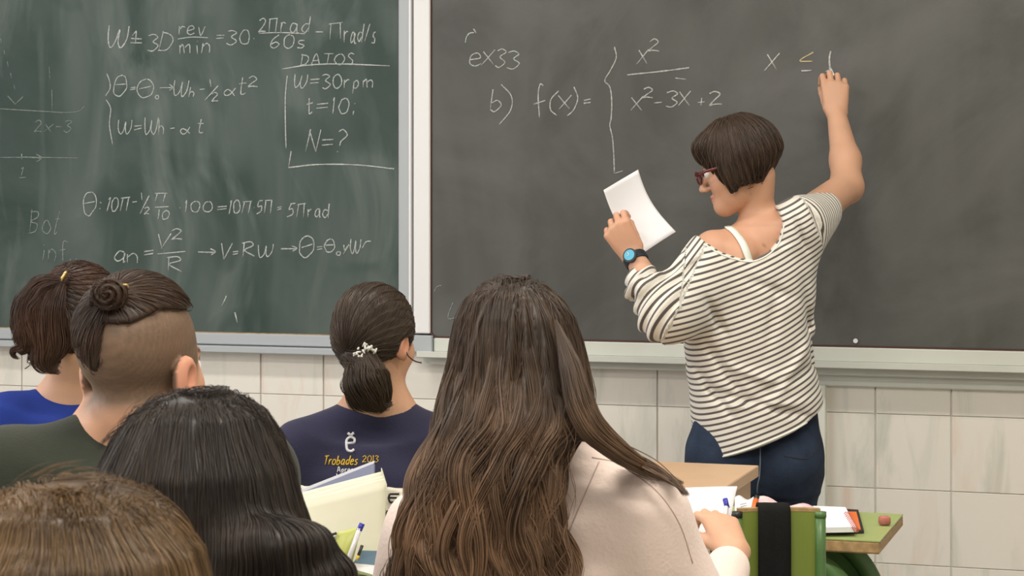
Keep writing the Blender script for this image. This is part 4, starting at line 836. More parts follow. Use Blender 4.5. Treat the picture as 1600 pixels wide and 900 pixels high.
# ---------------------------------------------------------------- students
def student(label, u, d, head, hfwd, hs, neck, shL, shR, cloth, trouser, shoulder_r=.06, elL=None, elR=None, wL=None, wR=None, hair=None, base=SK, half=.155, sleeve='short', scol=None, handfine=False, vox=.011, arm_r=.05, collar=None, hdir=None, hsc=.9, hup=(0, 0, 1), bodyh=.008, torso_y=.03):
    o, q, b = person('person', label, u, d)
    h = Head(q(*head), basis(hfwd, hup), hs); nb = q(*neck); L = q(*shL); Rr = q(*shR)
    mid = (L+Rr)/2; zs = mid[2]
    eL = L+np.array([-.04, .10, -.27]) if elL is None else q(*elL); eR = Rr+np.array([.04, .10, -.27]) if elR is None else q(*elR)
    w1 = eL+np.array([.08, .20, .03]) if wL is None else q(*wL); w2 = eR+np.array([-.08, .20, .03]) if wR is None else q(*wR)
    sk = SDF(); add_head(sk, h); sk.cone(h.p(0, -.022, -.055), nb+np.array([0, 0, .0]), .052*hs, .056, .02)
    sk.cone(nb-np.array([0, 0, .02]), L, .045, .042, .05); sk.cone(nb-np.array([0, 0, .02]), Rr, .045, .042, .05)
    sk.cone(nb-np.array([0, -.012, .10]), (mid[0], torso_y+.01, .62), .062, .08, .04)
    for S_, E, Wr, sg in ((L, eL, w1, 1), (Rr, eR, w2, -1)):
        sk.cone(S_, E, .042, .036, .02); sk.cone(E, Wr, .036, .024, .02); fx = hdir is not None and sg == -1; dr = np.array(hdir) if fx else Wr-E; add_hand(sk, Wr, dr, (sg, .2, .0), (.35, -.6, .8) if fx else (0, .1, 1), hsc, curl=(32, 45, 30) if fx else (15, 20, 15), thumb=((.35, .85, -.4), (.0, .9, -.4)) if fx else ((.5, .8, -.2), (.2, .9, -.2)))
    lo, hi = bx(h.c, (.14, .14, .15)); allp = np.array([L, Rr, eL, eR, w1, w2, nb]); l0 = allp.min(0)-np.array([.13, .13, .13]); h0 = allp.max(0)+np.array([.13, .13, .02]); l0 = np.minimum(l0, lo); h0 = np.maximum(h0, hi)
    bxs = [(l0, h0, bodyh), (lo, hi, .0045)]
    if handfine: bxs.append((w2-.13, w2+.13, .0038))
    me = sdf_mesh(sk, bxs, 'body'); setcol(me, skin_cols(verts(me), h, base, extra=scol and (lambda P, C: scol(P, C, h)))); link('body', me, M['skin'], o); add_eyes(h, o)
    # clothing
    cl = SDF(); r = shoulder_r
    cl.cone(nb-np.array([0, 0, .035]), L, r*.95, r, .05); cl.cone(nb-np.array([0, 0, .035]), Rr, r*.95, r, .05)
    cl.loft([(.44, mid[0], torso_y, half*1.02, .13), (.6, mid[0], torso_y, half*.95, .115), (zs-.18, mid[0], torso_y, half*1.08, .12), (zs-.05, mid[0], torso_y, half*1.05, .105), (zs+.01, mid[0], torso_y, half*.8, .08)], .05, n=2.3)
    en = .55 if sleeve == 'short' else 1.0
    for S_, E, Wr in ((L, eL, w1), (Rr, eR, w2)):
        cl.cone(S_, S_+(E-S_)*en, r*.98, arm_r, .035)
        if sleeve == 'long': cl.cone(E, E+(Wr-E)*.78, arm_r*.92, .036, .02)
    nv = (nb-h.p(0, -.02, -.06)); nv /= np.linalg.norm(nv)
    ncut = nb+np.array([0, -.0, collar or -.012]); ncr = .072
    cl.fn(lambda P: P[..., 2]*0+np.sqrt((P[..., 0]-nb[0])**2+(P[..., 1]-nb[1]-.02)**2+((P[..., 2]-ncut[2]-.096)*1.0)**2)-ncr, 's', .006)
    cl.disp(lambda P: .0045*noise(P*np.array([1, 1, .7]), 16, 2)+.0025*noise(P*np.array([1.6, 1, .8]), 34, 6))
    l1 = allp.min(0)-.13; h1 = allp.max(0)+.13; l1[2] = .43; h1[2] = max(zs+.15, nb[2]+.1); l1[1] = min(l1[1], torso_y-.2)
    mc = sdf_mesh(cl, [(l1, h1, vox)], 'shirt'); name = {'short': 't_shirt', 'long': 'jacket'}[sleeve]; sh = link(name, mc, M[cloth], o)
    # seated legs
    tr = SDF(); 
    for e in (-1, 1):
        hp = (mid[0]+e*.085, torso_y, .53); kn = (mid[0]+e*.11, torso_y+.40, .53); an = (mid[0]+e*.11, torso_y+.40, .09)
        tr.cone(hp, kn, .078, .06, .03); tr.cone(kn, an, .06, .045, .02)
    tr.ell((mid[0], torso_y, .55), (.165, .12, .10), .04); tr.fn(lambda P: .451-P[..., 2]-5*(P[..., 1] > torso_y+.30), 'i', .004)
    link('trousers', sdf_mesh(tr, [((mid[0]-.25, torso_y-.2, .05), (mid[0]+.25, torso_y+.52, .68), .014)]), M[trouser], o)
    s2 = SDF()
    for e in (-1, 1): s2.ell((mid[0]+e*.11, torso_y+.45, .045), (.045, .12, .045), .01)
    s2.fn(lambda P: -P[..., 2], 'i')
    link('shoes', sdf_mesh(s2, [((mid[0]-.2, torso_y+.3, -.01), (mid[0]+.2, torso_y+.6, .12), .01)]), M['shoe'], o)
    return o, q, b, h, sk, cl, mc, sh, mid, nb
def seat_for(b, mid, label, ty=.03, group='chairs under the students'):
    w_ = toworld((b[0]+mid[0], b[1]+ty-.155, 0)); return chair(w_, TH, label, group)
def cap_hair(h, par, material, tie, n=3600, ln=.07, rad=.0005, thick=1.0, cutear=True, low=-.05, lift=.002, name='hair', wide=1.0):
    """hair combed back tight over the skull towards a tie point (head coordinates)"""
    s = h.s; R = h.R; hr = SDF(); hr.ell(h.p(0, -.018, .038), np.array([.082*wide, .100, .090])*s*thick, .02, R=R); hr.ell(h.p(0, -.055, -.005), np.array([.068, .055, .062])*s*thick, .03, R=R)
    for e in (-1, 1): hr.ell(h.p(e*.062, -.012, .02), np.array([.022, .050, .045])*s, .02, R=R)
    hr.ell(h.p(0, .128, -.045), np.array([.10, .09, .105])*s, .01, 's', R=R)
    for e in (-1, 1): hr.ell(h.p(e*.088, -.004, -.022), np.array([.020, .024, .032])*s, .008, 's', R=R)
    hr.fn(lambda P: (lambda L: -(L[..., 2]-low-np.clip(L[..., 1]+.06, 0, .1)*.2)*s)(h.loc(P)), 'i', .01)
    T_ = h.p(*tie)
    hr.disp(lambda P: (lambda v: .0011*np.sin(np.arctan2(v@R[:, 0], v@R[:, 2])*46)*np.clip(np.linalg.norm(v, axis=1)/.05, 0, 1))(P-T_))
    lo, hi = bx(h.c, (.14, .15, .16)); me = sdf_mesh(hr, [(lo, hi, .0045)]); ho = link(name, me, material, par)
    strands('hair_strands', hr, me, ho, material, lambda P: T_-P, n, ln, 9, rad, lift, .10, root=lambda P: np.linalg.norm(P-T_, axis=1) > .03)
    return hr, ho, T_
def tail(par, pts, rs, material, n=1500, ln=.10, rad=.0005, name='ponytail', wave=.0, ys=1.0, lift=.006, vox=.005, groove=30, jit=.3, steps=10):
    sd = SDF(); pts = [np.array(p) for p in pts]; sd.chain(pts, rs, .02)
    A = np.array(pts)
    ax = pts[-1]-pts[0]; ax = ax/np.linalg.norm(ax)
    e1 = np.cross(ax, [0, 1, 0]); e1 /= np.linalg.norm(e1)
    def cen(P):
        z = ((P-pts[0])@ax); zz = (A-pts[0])@ax; return np.stack([np.interp(z, zz, A[:, i]) for i in range(3)], -1)
    sd.disp(lambda P: (lambda v: .0028*np.sin(np.arctan2(v[:, 1], v@e1)*groove*.3+noise(P, 12, 3)*2)+.002*noise(P, 40, 4))(P-cen(P)))
    lo = A.min(0)-max(rs)-.015; hi = A.max(0)+max(rs)+.015; me = sdf_mesh(sd, [(lo, hi, vox)]); ho = link(name, me, material, par)
    seg = np.diff(A, axis=0)
    def fl(P):
        d = np.linalg.norm(P[:, None]-(A[:-1]+A[1:])[None]/2, axis=2); return seg[d.argmin(1)]
    wv = (lambda P: wave*np.stack([np.sin(P[:, 2]*70+noise(P, 15, 3)*3), P[:, 0]*0, P[:, 0]*0], -1)) if wave else None
    strands(name+'_strands', sd, me, ho, material, fl, n, ln, steps, rad, lift, jit, wav=wv)
    return sd, ho

def bundle(name, par, pts, rs, material, n=300, rad=.0005, wave=.0, wf=6.0, splay=0, K=6):
    """a loose lock: n strands following a spline, spread over the radii rs"""
    S = np.array([tuple(v) for v in smoothpts([tuple(p) for p in pts], K)]); m = len(S); R_s = np.interp(np.linspace(0, 1, m), np.linspace(0, 1, len(rs)), rs); T_s = np.gradient(S, axis=0); T_s /= np.linalg.norm(T_s, axis=1)[:, None]+1e-9
    A1 = np.cross(T_s, [0.0, 1, 0.001]); A1 /= np.linalg.norm(A1, axis=1)[:, None]+1e-9; A2 = np.cross(T_s, A1); an = rng.uniform(0, 6.28, n); r = np.sqrt(rng.uniform(0, 1, n)); t = np.linspace(0, 1, m)
    tw = an[:, None]+rng.normal(size=(n, 1))*.5*t; rr = (r[:, None]*R_s[None])*(1+splay*t*rng.uniform(0, 1, (n, 1)))
    w_ = wave*np.sin(t*wf*6.28+rng.uniform(0, .9, (n, 1)))*t; P = S[None]+A1[None]*(np.cos(tw)*rr+w_)[..., None]+A2[None]*(np.sin(tw)*rr)[..., None]
    end = np.clip((rng.uniform(.72, 1, n)*m).astype(int), 3, m-1)
    for i in range(n):
        k = end[i]
        if k < m-1: x = np.linspace(0, k, m); P[i] = np.stack([np.interp(x, np.arange(m), P[i][:, c]) for c in range(3)], -1)
    return curves(name, P, par, material, rad)
# E: navy T-shirt, low ponytail
E = student('student in a navy T-shirt with a low ponytail and beaded tie', 575, 4.40, (589, 531, 4.42), (.52, .85, -.08), .94, (590, 622, 4.44), (468, 700, 4.42), (692, 700, 4.42), 'navy', 'trousers', .056, half=.150, base=SK*1.0, vox=.0095, collar=-.012)
o, q, b, h, sk, cl, mc, sh, mid, nb = E
hr, ho, Tt = cap_hair(h, o, H['brown'], (-.004, -.106, -.042), 4200, .075, thick=1.02)
tl = Tt; tail(o, [tl, q(566, 572, 4.31), q(570, 592, 4.29), q(580, 610, 4.29), q(590, 622, 4.29)], [.014, .026, .040, .034, .012], H['brown'], 1700, .07, .0005)
bundle('tail_ends', o, [tl, q(564, 575, 4.29), q(568, 600, 4.265), q(582, 622, 4.27), q(598, 644, 4.28)], [.012, .03, .042, .036, .012], H['brown'], 700, .0005, .002, 2)
bundle('tail_ends', o, [tl, q(558, 580, 4.30), q(550, 605, 4.29), q(556, 628, 4.29), q(575, 643, 4.29)], [.01, .016, .018, .018, .012], H['brown'], 260, .0005, .002, 2)
sc = MB(); tn = (q(568, 575, 4.30)-tl); tn /= np.linalg.norm(tn); e1 = np.cross(tn, [0, 1, 0]); e1 /= np.linalg.norm(e1); e2 = np.cross(tn, e1)
c_ = q(570, 558, 4.305)
for i in range(90):
    a = random.uniform(0, 6.28); r_ = .022+random.uniform(-.002, .003); p_ = c_+(e1*math.cos(a)+e2*math.sin(a))*r_+tn*random.uniform(-.011, .011)
    d_ = (e1*math.cos(a)+e2*math.sin(a))*.003+tn*random.uniform(-.004, .004)+e1*random.uniform(-.004, .004); sc.tube([p_-d_, p_+d_], .0021, 6)
sc.build('beaded_hair_tie', M['pearl'], o, True)
for pts in ([(528, 560, 4.36), (533, 572, 4.36), (541, 581, 4.36)], [(633, 545, 4.4), (640, 556, 4.38), (650, 564, 4.38), (660, 567, 4.38)], [(620, 610, 4.36), (618, 590, 4.35), (622, 570, 4.36)]):
    pass
for pts in ([(530, 545, 4.37), (532, 565, 4.36), (543, 582, 4.36)], [(632, 542, 4.38), (638, 556, 4.37), (648, 564, 4.37), (659, 567, 4.37)], [(517, 520, 4.4), (520, 545, 4.39), (530, 560, 4.38)]):
    MB().tube(smoothpts([q(*p) for p in pts]), .0016, 5).build('loose_lock', H['brown'], o, True)
# printed lettering laid on the cloth
bvh = BVHTree.FromPolygons([tuple(v) for v in verts(mc)], [tuple(p.vertices) for p in mc.polygons])
def stick(u, v, d=4.2, off=.0012):
    hit = camray(bvh, q, b, u, v)
    return (hit[0]+Vector((0, -off, 0))) if hit[0] is not None else None
def print_strokes(name, strs, r, m, label):
    mb = MB()
    for pts in strs:
        o_ = [stick(c.x, c.y) for c in cat(pts, 5)]; o_ = [x for x in o_ if x is not None]
        if len(o_) > 1: mb.tube(o_, r, 6)
    return mb.build(name, m, sh, True, label=label)
print_strokes('shirt_print', [[(541.5, 693), (553.5, 692)], [(553.5, 692), (554, 686), (548, 683), (542, 687), (541.5, 696), (543, 703), (549, 705), (553.5, 702)], [(543.5, 676.5), (548.3, 680.5)], [(548.3, 680.5), (553, 676)]], .0029, M['wprint'], 'large white letter e with a small v accent')
def gl_str(ch, x0, y0, x1, y1, sl=0): return [[(x0+(x1-x0)*a+sl*(1-b_), y0+(y1-y0)*b_) for a, b_ in s_3] for s_3 in G[ch][1]]
def gword(t, x0, y0, x1, y1, sl=0):
    tot = sum(G[c][0] for c in t)+.2*(len(t)-1); x = x0; un = (x1-x0)/tot; out = []
    for c in t: out += gl_str(c, x, y0, x+un*G[c][0], y1, sl); x += un*(G[c][0]+.2)
    return out
print_strokes('shirt_print', gword('Trobades', 505, 712, 558, 726, 3), .00115, M['yellow'], 'yellow handwritten word Trobades'); print_strokes('shirt_print', gword('2013', 566, 712, 591, 722, 1), .0008, M['yellow'], 'thin yellow numerals 2013')
print_strokes('shirt_print', gword('Aprenem', 527, 729, 566, 738), .0009, M['wprint'], 'small white line of print'); print_strokes('shirt_print', gword('Vivim', 526, 740, 556, 749), .0009, M['wprint'], 'second small white line of print')
seat_for(b, mid, 'green school chair under the student in navy')
# cream canvas bag hanging on that chair
cw, cq = thing('canvas_bag', 540, 800, 4.20, label='cream canvas bag with dark letters hung over the chair back behind the navy T-shirt', cat='bag')
def bagfn(a, b_): return np.array([0, -.018*math.sin(math.pi*a)*(1-.3*b_)+.004*math.sin(a*23), .004*math.sin(a*17)*(1-b_)])
patch('bag_front', (cq(447, 759, 4.17), cq(636, 764, 4.17), cq(630, 880, 4.15), cq(455, 880, 4.15)), M['tote'], cw, 20, bagfn, .004)
patch('bag_back', (cq(449, 759, 4.22), cq(634, 763, 4.22), cq(630, 880, 4.20), cq(455, 880, 4.20)), M['tote'], cw, 12, None, .004)
pr = MB()
for stn in gword('E', 0, 0, 1, 1) if 'E' in G else [[(624, 772), (609, 772)], [(609, 772), (607, 778), (609, 785)], [(609, 785), (624, 786)], [(609, 778), (620, 778)], [(604, 798), (604, 810)], [(604, 798), (612, 808)], [(470, 764), (474, 772)], [(474, 772), (480, 763)]]:
    pr.tube([cq(x, y, 4.145) for x, y in stn], .0022, 6)
pr.build('bag_print', M['metal'], cw)

# D: royal blue shirt, short high ponytail
Dd = student('student in a royal blue shirt with a short high ponytail', 112, 4.15, (128, 505, 4.17), (.25, .95, -.1), .95, (118, 612, 4.2), (10, 660, 4.17), (232, 660, 4.17), 'blue', 'trousers', .056, half=.15, vox=.011, collar=-.012)
o, q, b, h, sk, cl, mc, sh, mid, nb = Dd
hr, ho, Tt = cap_hair(h, o, H['red'], (-.035, -.085, .075), 2600, .075, thick=1.02, low=-.075)
tail(o, [q(96, 442, 4.07), q(68, 452, 4.05), q(50, 480, 4.04), q(48, 505, 4.04), q(54, 528, 4.04), q(62, 545, 4.05)], [.012, .020, .025, .026, .022, .008], H['red'], 1700, .10, .0005, wave=.25)
tail(o, [q(80, 470, 4.06), q(86, 510, 4.06), q(86, 535, 4.07), q(82, 550, 4.07)], [.02, .032, .024, .008], H['red'], 700, .08, .0005, name='inner_ponytail', wave=.25)
for pts_, rs_, n__ in (([(94, 442, 4.06), (66, 448, 4.04), (46, 480, 4.03), (40, 520, 4.03), (48, 548, 4.03)], [.012, .02, .026, .024, .014], 420), ([(94, 446, 4.06), (78, 470, 4.04), (70, 520, 4.03), (70, 560, 4.03), (84, 582, 4.03)], [.012, .024, .03, .026, .010], 420), ([(94, 444, 4.06), (84, 480, 4.03), (84, 530, 4.03), (80, 565, 4.03), (92, 585, 4.03)], [.012, .024, .026, .018, .003], 500), ([(80, 500, 4.05), (60, 530, 4.03), (40, 540, 4.03), (24, 548, 4.03), (28, 562, 4.03)], [.014, .018, .014, .008, .002], 260), ([(94, 442, 4.06), (60, 456, 4.03), (44, 500, 4.02), (36, 524, 4.02), (18, 528, 4.02)], [.008, .012, .012, .008, .002], 120)):
    bundle('tail_locks', o, [q(*p) for p in pts_], rs_, H['red'], n__, .0005, .006, 2)
for pts in ([(45, 520, 4.03), (34, 527, 4.03), (20, 528, 4.03)], [(85, 560, 4.04), (88, 574, 4.04), (82, 582, 4.04)], [(40, 540, 4.03), (26, 545, 4.03), (25, 552, 4.03)], [(55, 560, 4.03), (66, 573, 4.03), (74, 576, 4.03)]): (lambda sp_: MB().tube(sp_, [.004*(1-i/(len(sp_)+1)) for i in range(len(sp_))], 5).build('loose_lock', H['red'], o, True))(smoothpts([q(*p) for p in pts]))
tc_ = q(95, 441, 4.065); MB().tube([tc_+np.array([.017*math.cos(a)*.6, .01*math.sin(a), .02*math.cos(a)+.0]) for a in [i*math.pi/8 for i in range(16)]], .0028, 6, closed=True).build('hair_tie', M['gold'], o, True)
seat_for(b, mid, 'green school chair under the student in royal blue')

# C: shaved sides, bun
def scalp(P, C, h):
    L = h.loc(P); lim = -.072+np.clip(L[:, 1]+.05, 0, .2)*.55; m = np.clip((L[:, 2]-lim)/.03, 0, 1)*np.clip((.055-L[:, 1])/.012, 0, 1); ear = (np.abs(L[:, 0]) > .076) & (np.abs(L[:, 1]+.01) < .026) & (L[:, 2] < .022)
    m = np.where(ear, 0, m)*(.86+.10*noise(P, 900, 1)); m = m[:, None]; return C*(1-m)+np.array([.095, .070, .047])*m
Cc = student('student with shaved sides, a topknot bun and a dark olive T-shirt', 200, 3.02, (221, 574, 3.04), (.42, .90, -.05), 1.09, (188, 668, 3.06), (5, 742, 3.04), (390, 745, 3.04), 'olive', 'trousers', .066, half=.175, base=SK*np.array([1.05, 1.02, 1.0]), scol=scalp, vox=.011, collar=-.016)
o, q, b, h, sk, cl, mc, sh, mid, nb = Cc
th = SDF(); s = h.s; th.ell(h.p(0, -.016, .041), np.array([.0765, .096, .088])*s, .01, R=h.R)
th.ell(h.p(0, .128, -.045), np.array([.10, .09, .105])*s, .01, 's', R=h.R)
bunl = h.loc(q(172, 458, 2.95)[None])[0]
def topcut(P):
    L = h.loc(P); w_ = np.where(L[..., 1] > -.05, .055+.0*L[..., 1], .055-(-.05-L[..., 1])*.35); zc = .080-np.clip(-.05-L[..., 1], 0, .04)*.5
    a = zc-L[..., 2]
    v = np.sqrt(((L[..., 0]+.020+(L[..., 2]-.05)*.25)/(.024+np.clip(L[..., 2]-.02, 0, .1)*.25))**2+((L[..., 2]-.050)/.055)**2)-1; v = np.where(L[..., 1] < -.02, v*.03, 1)
    return np.minimum(a, v)
th.fn(topcut, 'i', .006); lo, hi = bx(h.c, (.14, .14, .16)); me = sdf_mesh(th, [(lo, hi, .004)]); ho = link('hair', me, H['boy'], o)
bt = q(176, 466, 2.955); strands('hair_strands', th, me, ho, H['boy'], lambda P: bt-P, 3000, .07, 9, .0005, .003, .12, root=lambda P: topcut(P) < .004)
bn = SDF(); bc = q(171, 458, 2.93); bn.ell(bc, (.021, .018, .017), .01); bn.cone(bc+np.array([-.010, 0, .002]), bc+np.array([-.024, 0, -.010]), .010, .005, .01); bn.cone(bc+np.array([.0, 0, -.005]), bt, .016, .014, .01)
bn.disp(lambda P: .0016*np.sin(np.linalg.norm((P-bc)[:, [0, 2]], axis=1)*700+np.arctan2((P-bc)[:, 2], (P-bc)[:, 0])*2)); me = sdf_mesh(bn, [(bc-.06, bc+.06, .003)]); bo = link('bun', me, H['boy'], o)
strands('bun_strands', bn, me, bo, H['boy'], lambda P: np.cross(P-bc, np.array([.1, 1, .1]))+(P-bc)*.15, 900, .05, 10, .0005, .003, .25)
for pts in ([(178, 448, 2.93), (184, 438, 2.93), (187, 425, 2.93)], [(160, 452, 2.93), (148, 462, 2.93), (141, 470, 2.93)], [(180, 452, 2.93), (192, 446, 2.93), (200, 452, 2.94)]): MB().tube(smoothpts([q(*p) for p in pts]), .0014, 5).build('loose_lock', H['boy'], o, True)
tc_ = q(184, 462, 2.94); MB().tube([tc_+np.array([.014*math.cos(a), .012*math.sin(a), .016*math.cos(a+.6)]) for a in [i*math.pi/8 for i in range(16)]], .002, 6, closed=True).build('hair_tie', M['gold'], o, True)
seat_for(b, mid, 'green school chair under the student with the topknot')

# F: long wavy hair, pink jacket
Ff = student('student with long wavy brown hair down the back of a pale pink jacket', 815, 3.08, (800, 572, 3.14), (.05, .98, -.12), .97, (815, 690, 3.14), (684, 842, 3.10), (988, 812, 3.10), 'pink', 'trousers', .080, elR=(1095, 985, 3.14), wR=(1148, 864, 3.34), hdir=(-.22, .55, .50), hsc=.84, elL=(610, 1010, 3.16), wL=(640, 960, 3.42), half=.185, sleeve='long', vox=.0085, arm_r=.062, collar=.0, handfine=True, base=SK*1.08)
o, q, b, h, sk, cl, mc, sh, mid, nb = Ff
lh = SDF(); lr = []
for v, u0, u1, yc, t in ((440, 782, 822, .03, .03), (450, 757, 848, .03, .062), (470, 733, 872, .025, .09), (500, 718, 893, .02, .105), (540, 707, 906, .01, .11), (580, 700, 915, .0, .112), (620, 693, 924, -.02, .11), (660, 682, 925, -.045, .105), (690, 672, 892, -.06, .098), (715, 664, 874, -.075, .088), (745, 654, 868, -.09, .08), (790, 640, 870, -.10, .07), (850, 625, 885, -.105, .06), (910, 615, 905, -.105, .055), (960, 612, 900, -.10, .05), (990, 640, 870, -.10, .03)):
    a = q((u0+u1)/2, v, 3.0); lr.append((a[2], a[0], yc, (u1-u0)/2/FPX*3.0, t))
lh.loft(lr, .03, n=2.1)
lh.ell(h.p(0, .135, -.06), np.array([.080, .09, .12]), .01, 's', R=h.R)
def lflow_phase(P):
    az = np.arctan2(P[:, 0]-.0, -(P[:, 1]+.02)); return az
def lgroove(P):
    az = lflow_phase(P); z = P[:, 2]; k = np.clip((1.24-z)/.5, 0, 1); wv = .14*np.sin(z*36+noise(P*np.array([1, 1, .2]), 9, 2)*2)*k
    fd_ = np.clip((np.hypot(P[:, 0]-q(803, 440, 3.1)[0], P[:, 1])-.03)/.06, 0, 1)
    return fd_*-(.0035+.0055*k)*np.sin((az+wv)*15+1.5*np.sin(az*5))-.0028*k*np.sin((az+wv)*37+z*6)-.004*k*noise(P*np.array([1, 1, .35]), 22, 6)
lh.disp(lgroove)
me = sdf_mesh(lh, [((-.28, -.28, .74), (.26, .20, 1.30), .0055)]); ho = link('hair', me, H['long'], o)
crn = q(800, 430, 3.12)
def lfl(P):
    z = P[:, 2]; k = np.clip((1.24-z)/.5, 0, 1); v = np.zeros_like(P); v[:, 2] = -1; c = P-crn; c = c/(np.linalg.norm(c, axis=1)[:, None]+1e-6)
    return v+c*np.exp(-((1.27-z)/.07)**2)[:, None]+np.stack([.42*k*np.sin(z*38+noise(P*np.array([1, 1, .2]), 10, 3)*3.0)+.10*noise(P, 18, 8), .1*k*np.sin(z*30+P[:, 0]*20), 0*z], -1)+np.stack([.35*(P[:, 0])*np.clip((1.2-z)/.2, 0, 1), 0*z, 0*z], -1)
strands('hair_strands', lh, me, ho, H['long'], lfl, 9500, .20, 20, .0006, .0045, .09)
strands('crown_strands', lh, me, ho, H['long'], lambda P: lfl(P)+np.array([0, -.3, 0]), 2600, .30, 30, .0006, .006, .05, root=lambda P: np.linalg.norm(P-q(800, 445, 3.08), axis=1) < .06)
# lock falling over the right shoulder
bv = BVHTree.FromPolygons([tuple(v) for v in verts(mc)], [tuple(p.vertices) for p in mc.polygons])
lk = []; 
for i in range(420):
    t0 = random.random(); spv = random.gauss(0, 1); pts = []
    ctrl = [(880+spv*6, 600+t0*60), (905+spv*8, 655+t0*30), (935+spv*8, 690+spv*9), (975+spv*4, 716+spv*9), (1015, 733+spv*7), (1045, 745+spv*4), (1066+random.uniform(-10, 2), 757+spv*2.5)]
    for c in cat(ctrl, 4):
        a = q(c.x, c.y, 3.0); hit = bv.ray_cast(Vector((a[0], -.8, a[2])), Vector((0, 1, 0)))
        y = (hit[0].y if hit[0] is not None and hit[0].y < .12 else (pts[-1][1] if pts else -.08))
        if c.x < 935: y = -.10+(c.x-880)/55*.04 if not hit[0] else min(y, -.10+(c.x-880)/55*.05)
        if pts: y = .6*pts[-1][1]+.4*(y-.006)
        pts.append((a[0], y-random.uniform(0, .008), a[2]))
    lk.append(pts[:25])
curves('shoulder_lock', np.array(lk), o, H['long'], .0007)
bundle('shoulder_tress', o, [q(868, 500, 2.99), q(890, 570, 2.95), q(908, 630, 2.93), q(930, 675, 2.92), q(968, 708, 2.93), q(1015, 730, 2.96), q(1066, 757, 3.0)], [.002, .016, .022, .021, .016, .010, .003], H['long'], 900, .0006, .004, 2)
rwz = np.array(sorted(lr))
for j in range(46):
    ph = -1.35+2.7*(j+random.uniform(-.3, .3))/45; z1 = random.uniform(1.06, 1.20); z2 = random.uniform(.74, .84); pt = []; fr_ = random.uniform(0, 6.28); am = random.uniform(.006, .013); am2 = random.uniform(.004, .009)
    for k in range(15):
        z = z1+(z2-z1)*k/14; cx_, cy_, w__, t__ = [np.interp(z, rwz[:, 0], rwz[:, i]) for i in range(1, 5)]; e_ = .97+.02*k/14+(.0 if k else -.12)
        pt.append((cx_+w__*e_*math.sin(ph)+am*min(1, k/5)*math.sin(fr_+z*34), cy_-t__*e_*math.cos(ph)-am2*min(1, k/5)*math.sin(fr_*2+z*30)-.002, z))
    bundle('wavy_lock', o, pt, [.004, .010, .013, .012, .009, .005], H['long'], 75, .0006, .0015, 3, K=2)
# flyaway strands
fly = []
for i in range(90):
    u0 = random.uniform(655, 900); z0 = random.uniform(640, 880); p = q(u0, z0, 2.9); am = random.uniform(.004, .012); ph = random.uniform(0, 6)
    fly.append([(p[0]+am*math.sin(j*.6+ph), -.17+.001*j+random.uniform(-.001, .001), p[2]-j*.009) for j in range(16)])
curves('loose_locks', np.array(fly), o, H['long'], .0006)
# jacket seams, bracelet
bvh = bv
def on_j(u, v, off=.001):
    hit = camray(bv, q, b, u, v); return None if hit[0] is None else hit[0]+Vector((0, -off, 0))
mb = MB()
for pts in (((936, 722), (915, 770), (890, 830), (865, 900)), ((985, 735), (1030, 772), (1062, 820), (1082, 880)), ((925, 715), (960, 722), (985, 735))):
    o_ = [on_j(c.x, c.y, .0) for c in cat(pts, 8)]; o_ = [x for x in o_ if x is not None]
    if len(o_) > 2: mb.tube(o_, .0012, 5)
mb.build('jacket_seams', mat('pink_seam_thread', (.50, .38, .33), .9), sh, True)
wq = q(1138, 858, 3.40); eq = q(1080, 985, 3.16); dd = (wq-eq)/np.linalg.norm(wq-eq); c_ = wq-dd*.004; e1 = np.cross(dd, [0, 1, 0]); e1 /= np.linalg.norm(e1); e2 = np.cross(dd, e1)
MB().tube([c_+(e1*math.cos(a)+e2*math.sin(a))*.0275 for a in [i*math.pi/12 for i in range(24)]], .0028, 6, closed=True).build('bracelet', M['copperband'], o, True)
seat_for(b, mid, 'green school chair under the student in pink')

# B: near-black hair
Bb = student('student with near-black hair, only the back of the head in view', 305, 2.25, (305, 800, 2.26), (.1, .97, -.1), .98, (320, 930, 2.3), (90, 1130, 2.28), (560, 1130, 2.28), 'grey', 'trousers', .06, half=.16, vox=.014, bodyh=.010)
o, q, b, h, sk, cl, mc, sh, mid, nb = Bb
lh = SDF(); lr = []
for v, u0, u1, yc, t in ((618, 275, 340, .0, .03), (628, 240, 366, .0, .055), (652, 200, 402, .0, .085), (690, 170, 425, .0, .105), (735, 150, 445, -.01, .12), (790, 145, 462, -.02, .12), (850, 150, 485, -.03, .115), (900, 165, 512, -.045, .11), (960, 170, 530, -.06, .10), (1040, 190, 525, -.08, .08), (1110, 230, 480, -.08, .05)):
    a = q((u0+u1)/2, v, 2.2); lr.append((a[2], a[0], yc, (u1-u0)/2/FPX*2.2, t))
lh.loft(lr, .03, n=2.15); lh.ell(h.p(0, .16, -.05), np.array([.09, .09, .10]), .01, 's', R=h.R)
for cc, rr in (((395, 860), .050), ((450, 850), .042), ((360, 900), .05), ((480, 900), .045)): a = q(*cc, 2.13); lh.ell(a, (rr, .04, rr*.55), .02)
lh.disp(lambda P: (lambda az, k: -(.002+.003*k)*np.clip((np.hypot(P[:, 0], P[:, 1])-.03)/.06, 0, 1)*np.sin(az*14+noise(P, 10, 2)*1.5)-.004*k*noise(P, 40, 5))(np.arctan2(P[:, 0]-mid[0]*0, -P[:, 1]-.0), np.clip((1.02-P[:, 2])/.08, 0, 1)))
me = sdf_mesh(lh, [((-.2, -.22, .76), (.2, .18, 1.22), .006)]); ho = link('hair', me, H['dark'], o); crn = q(290, 590, 2.30)
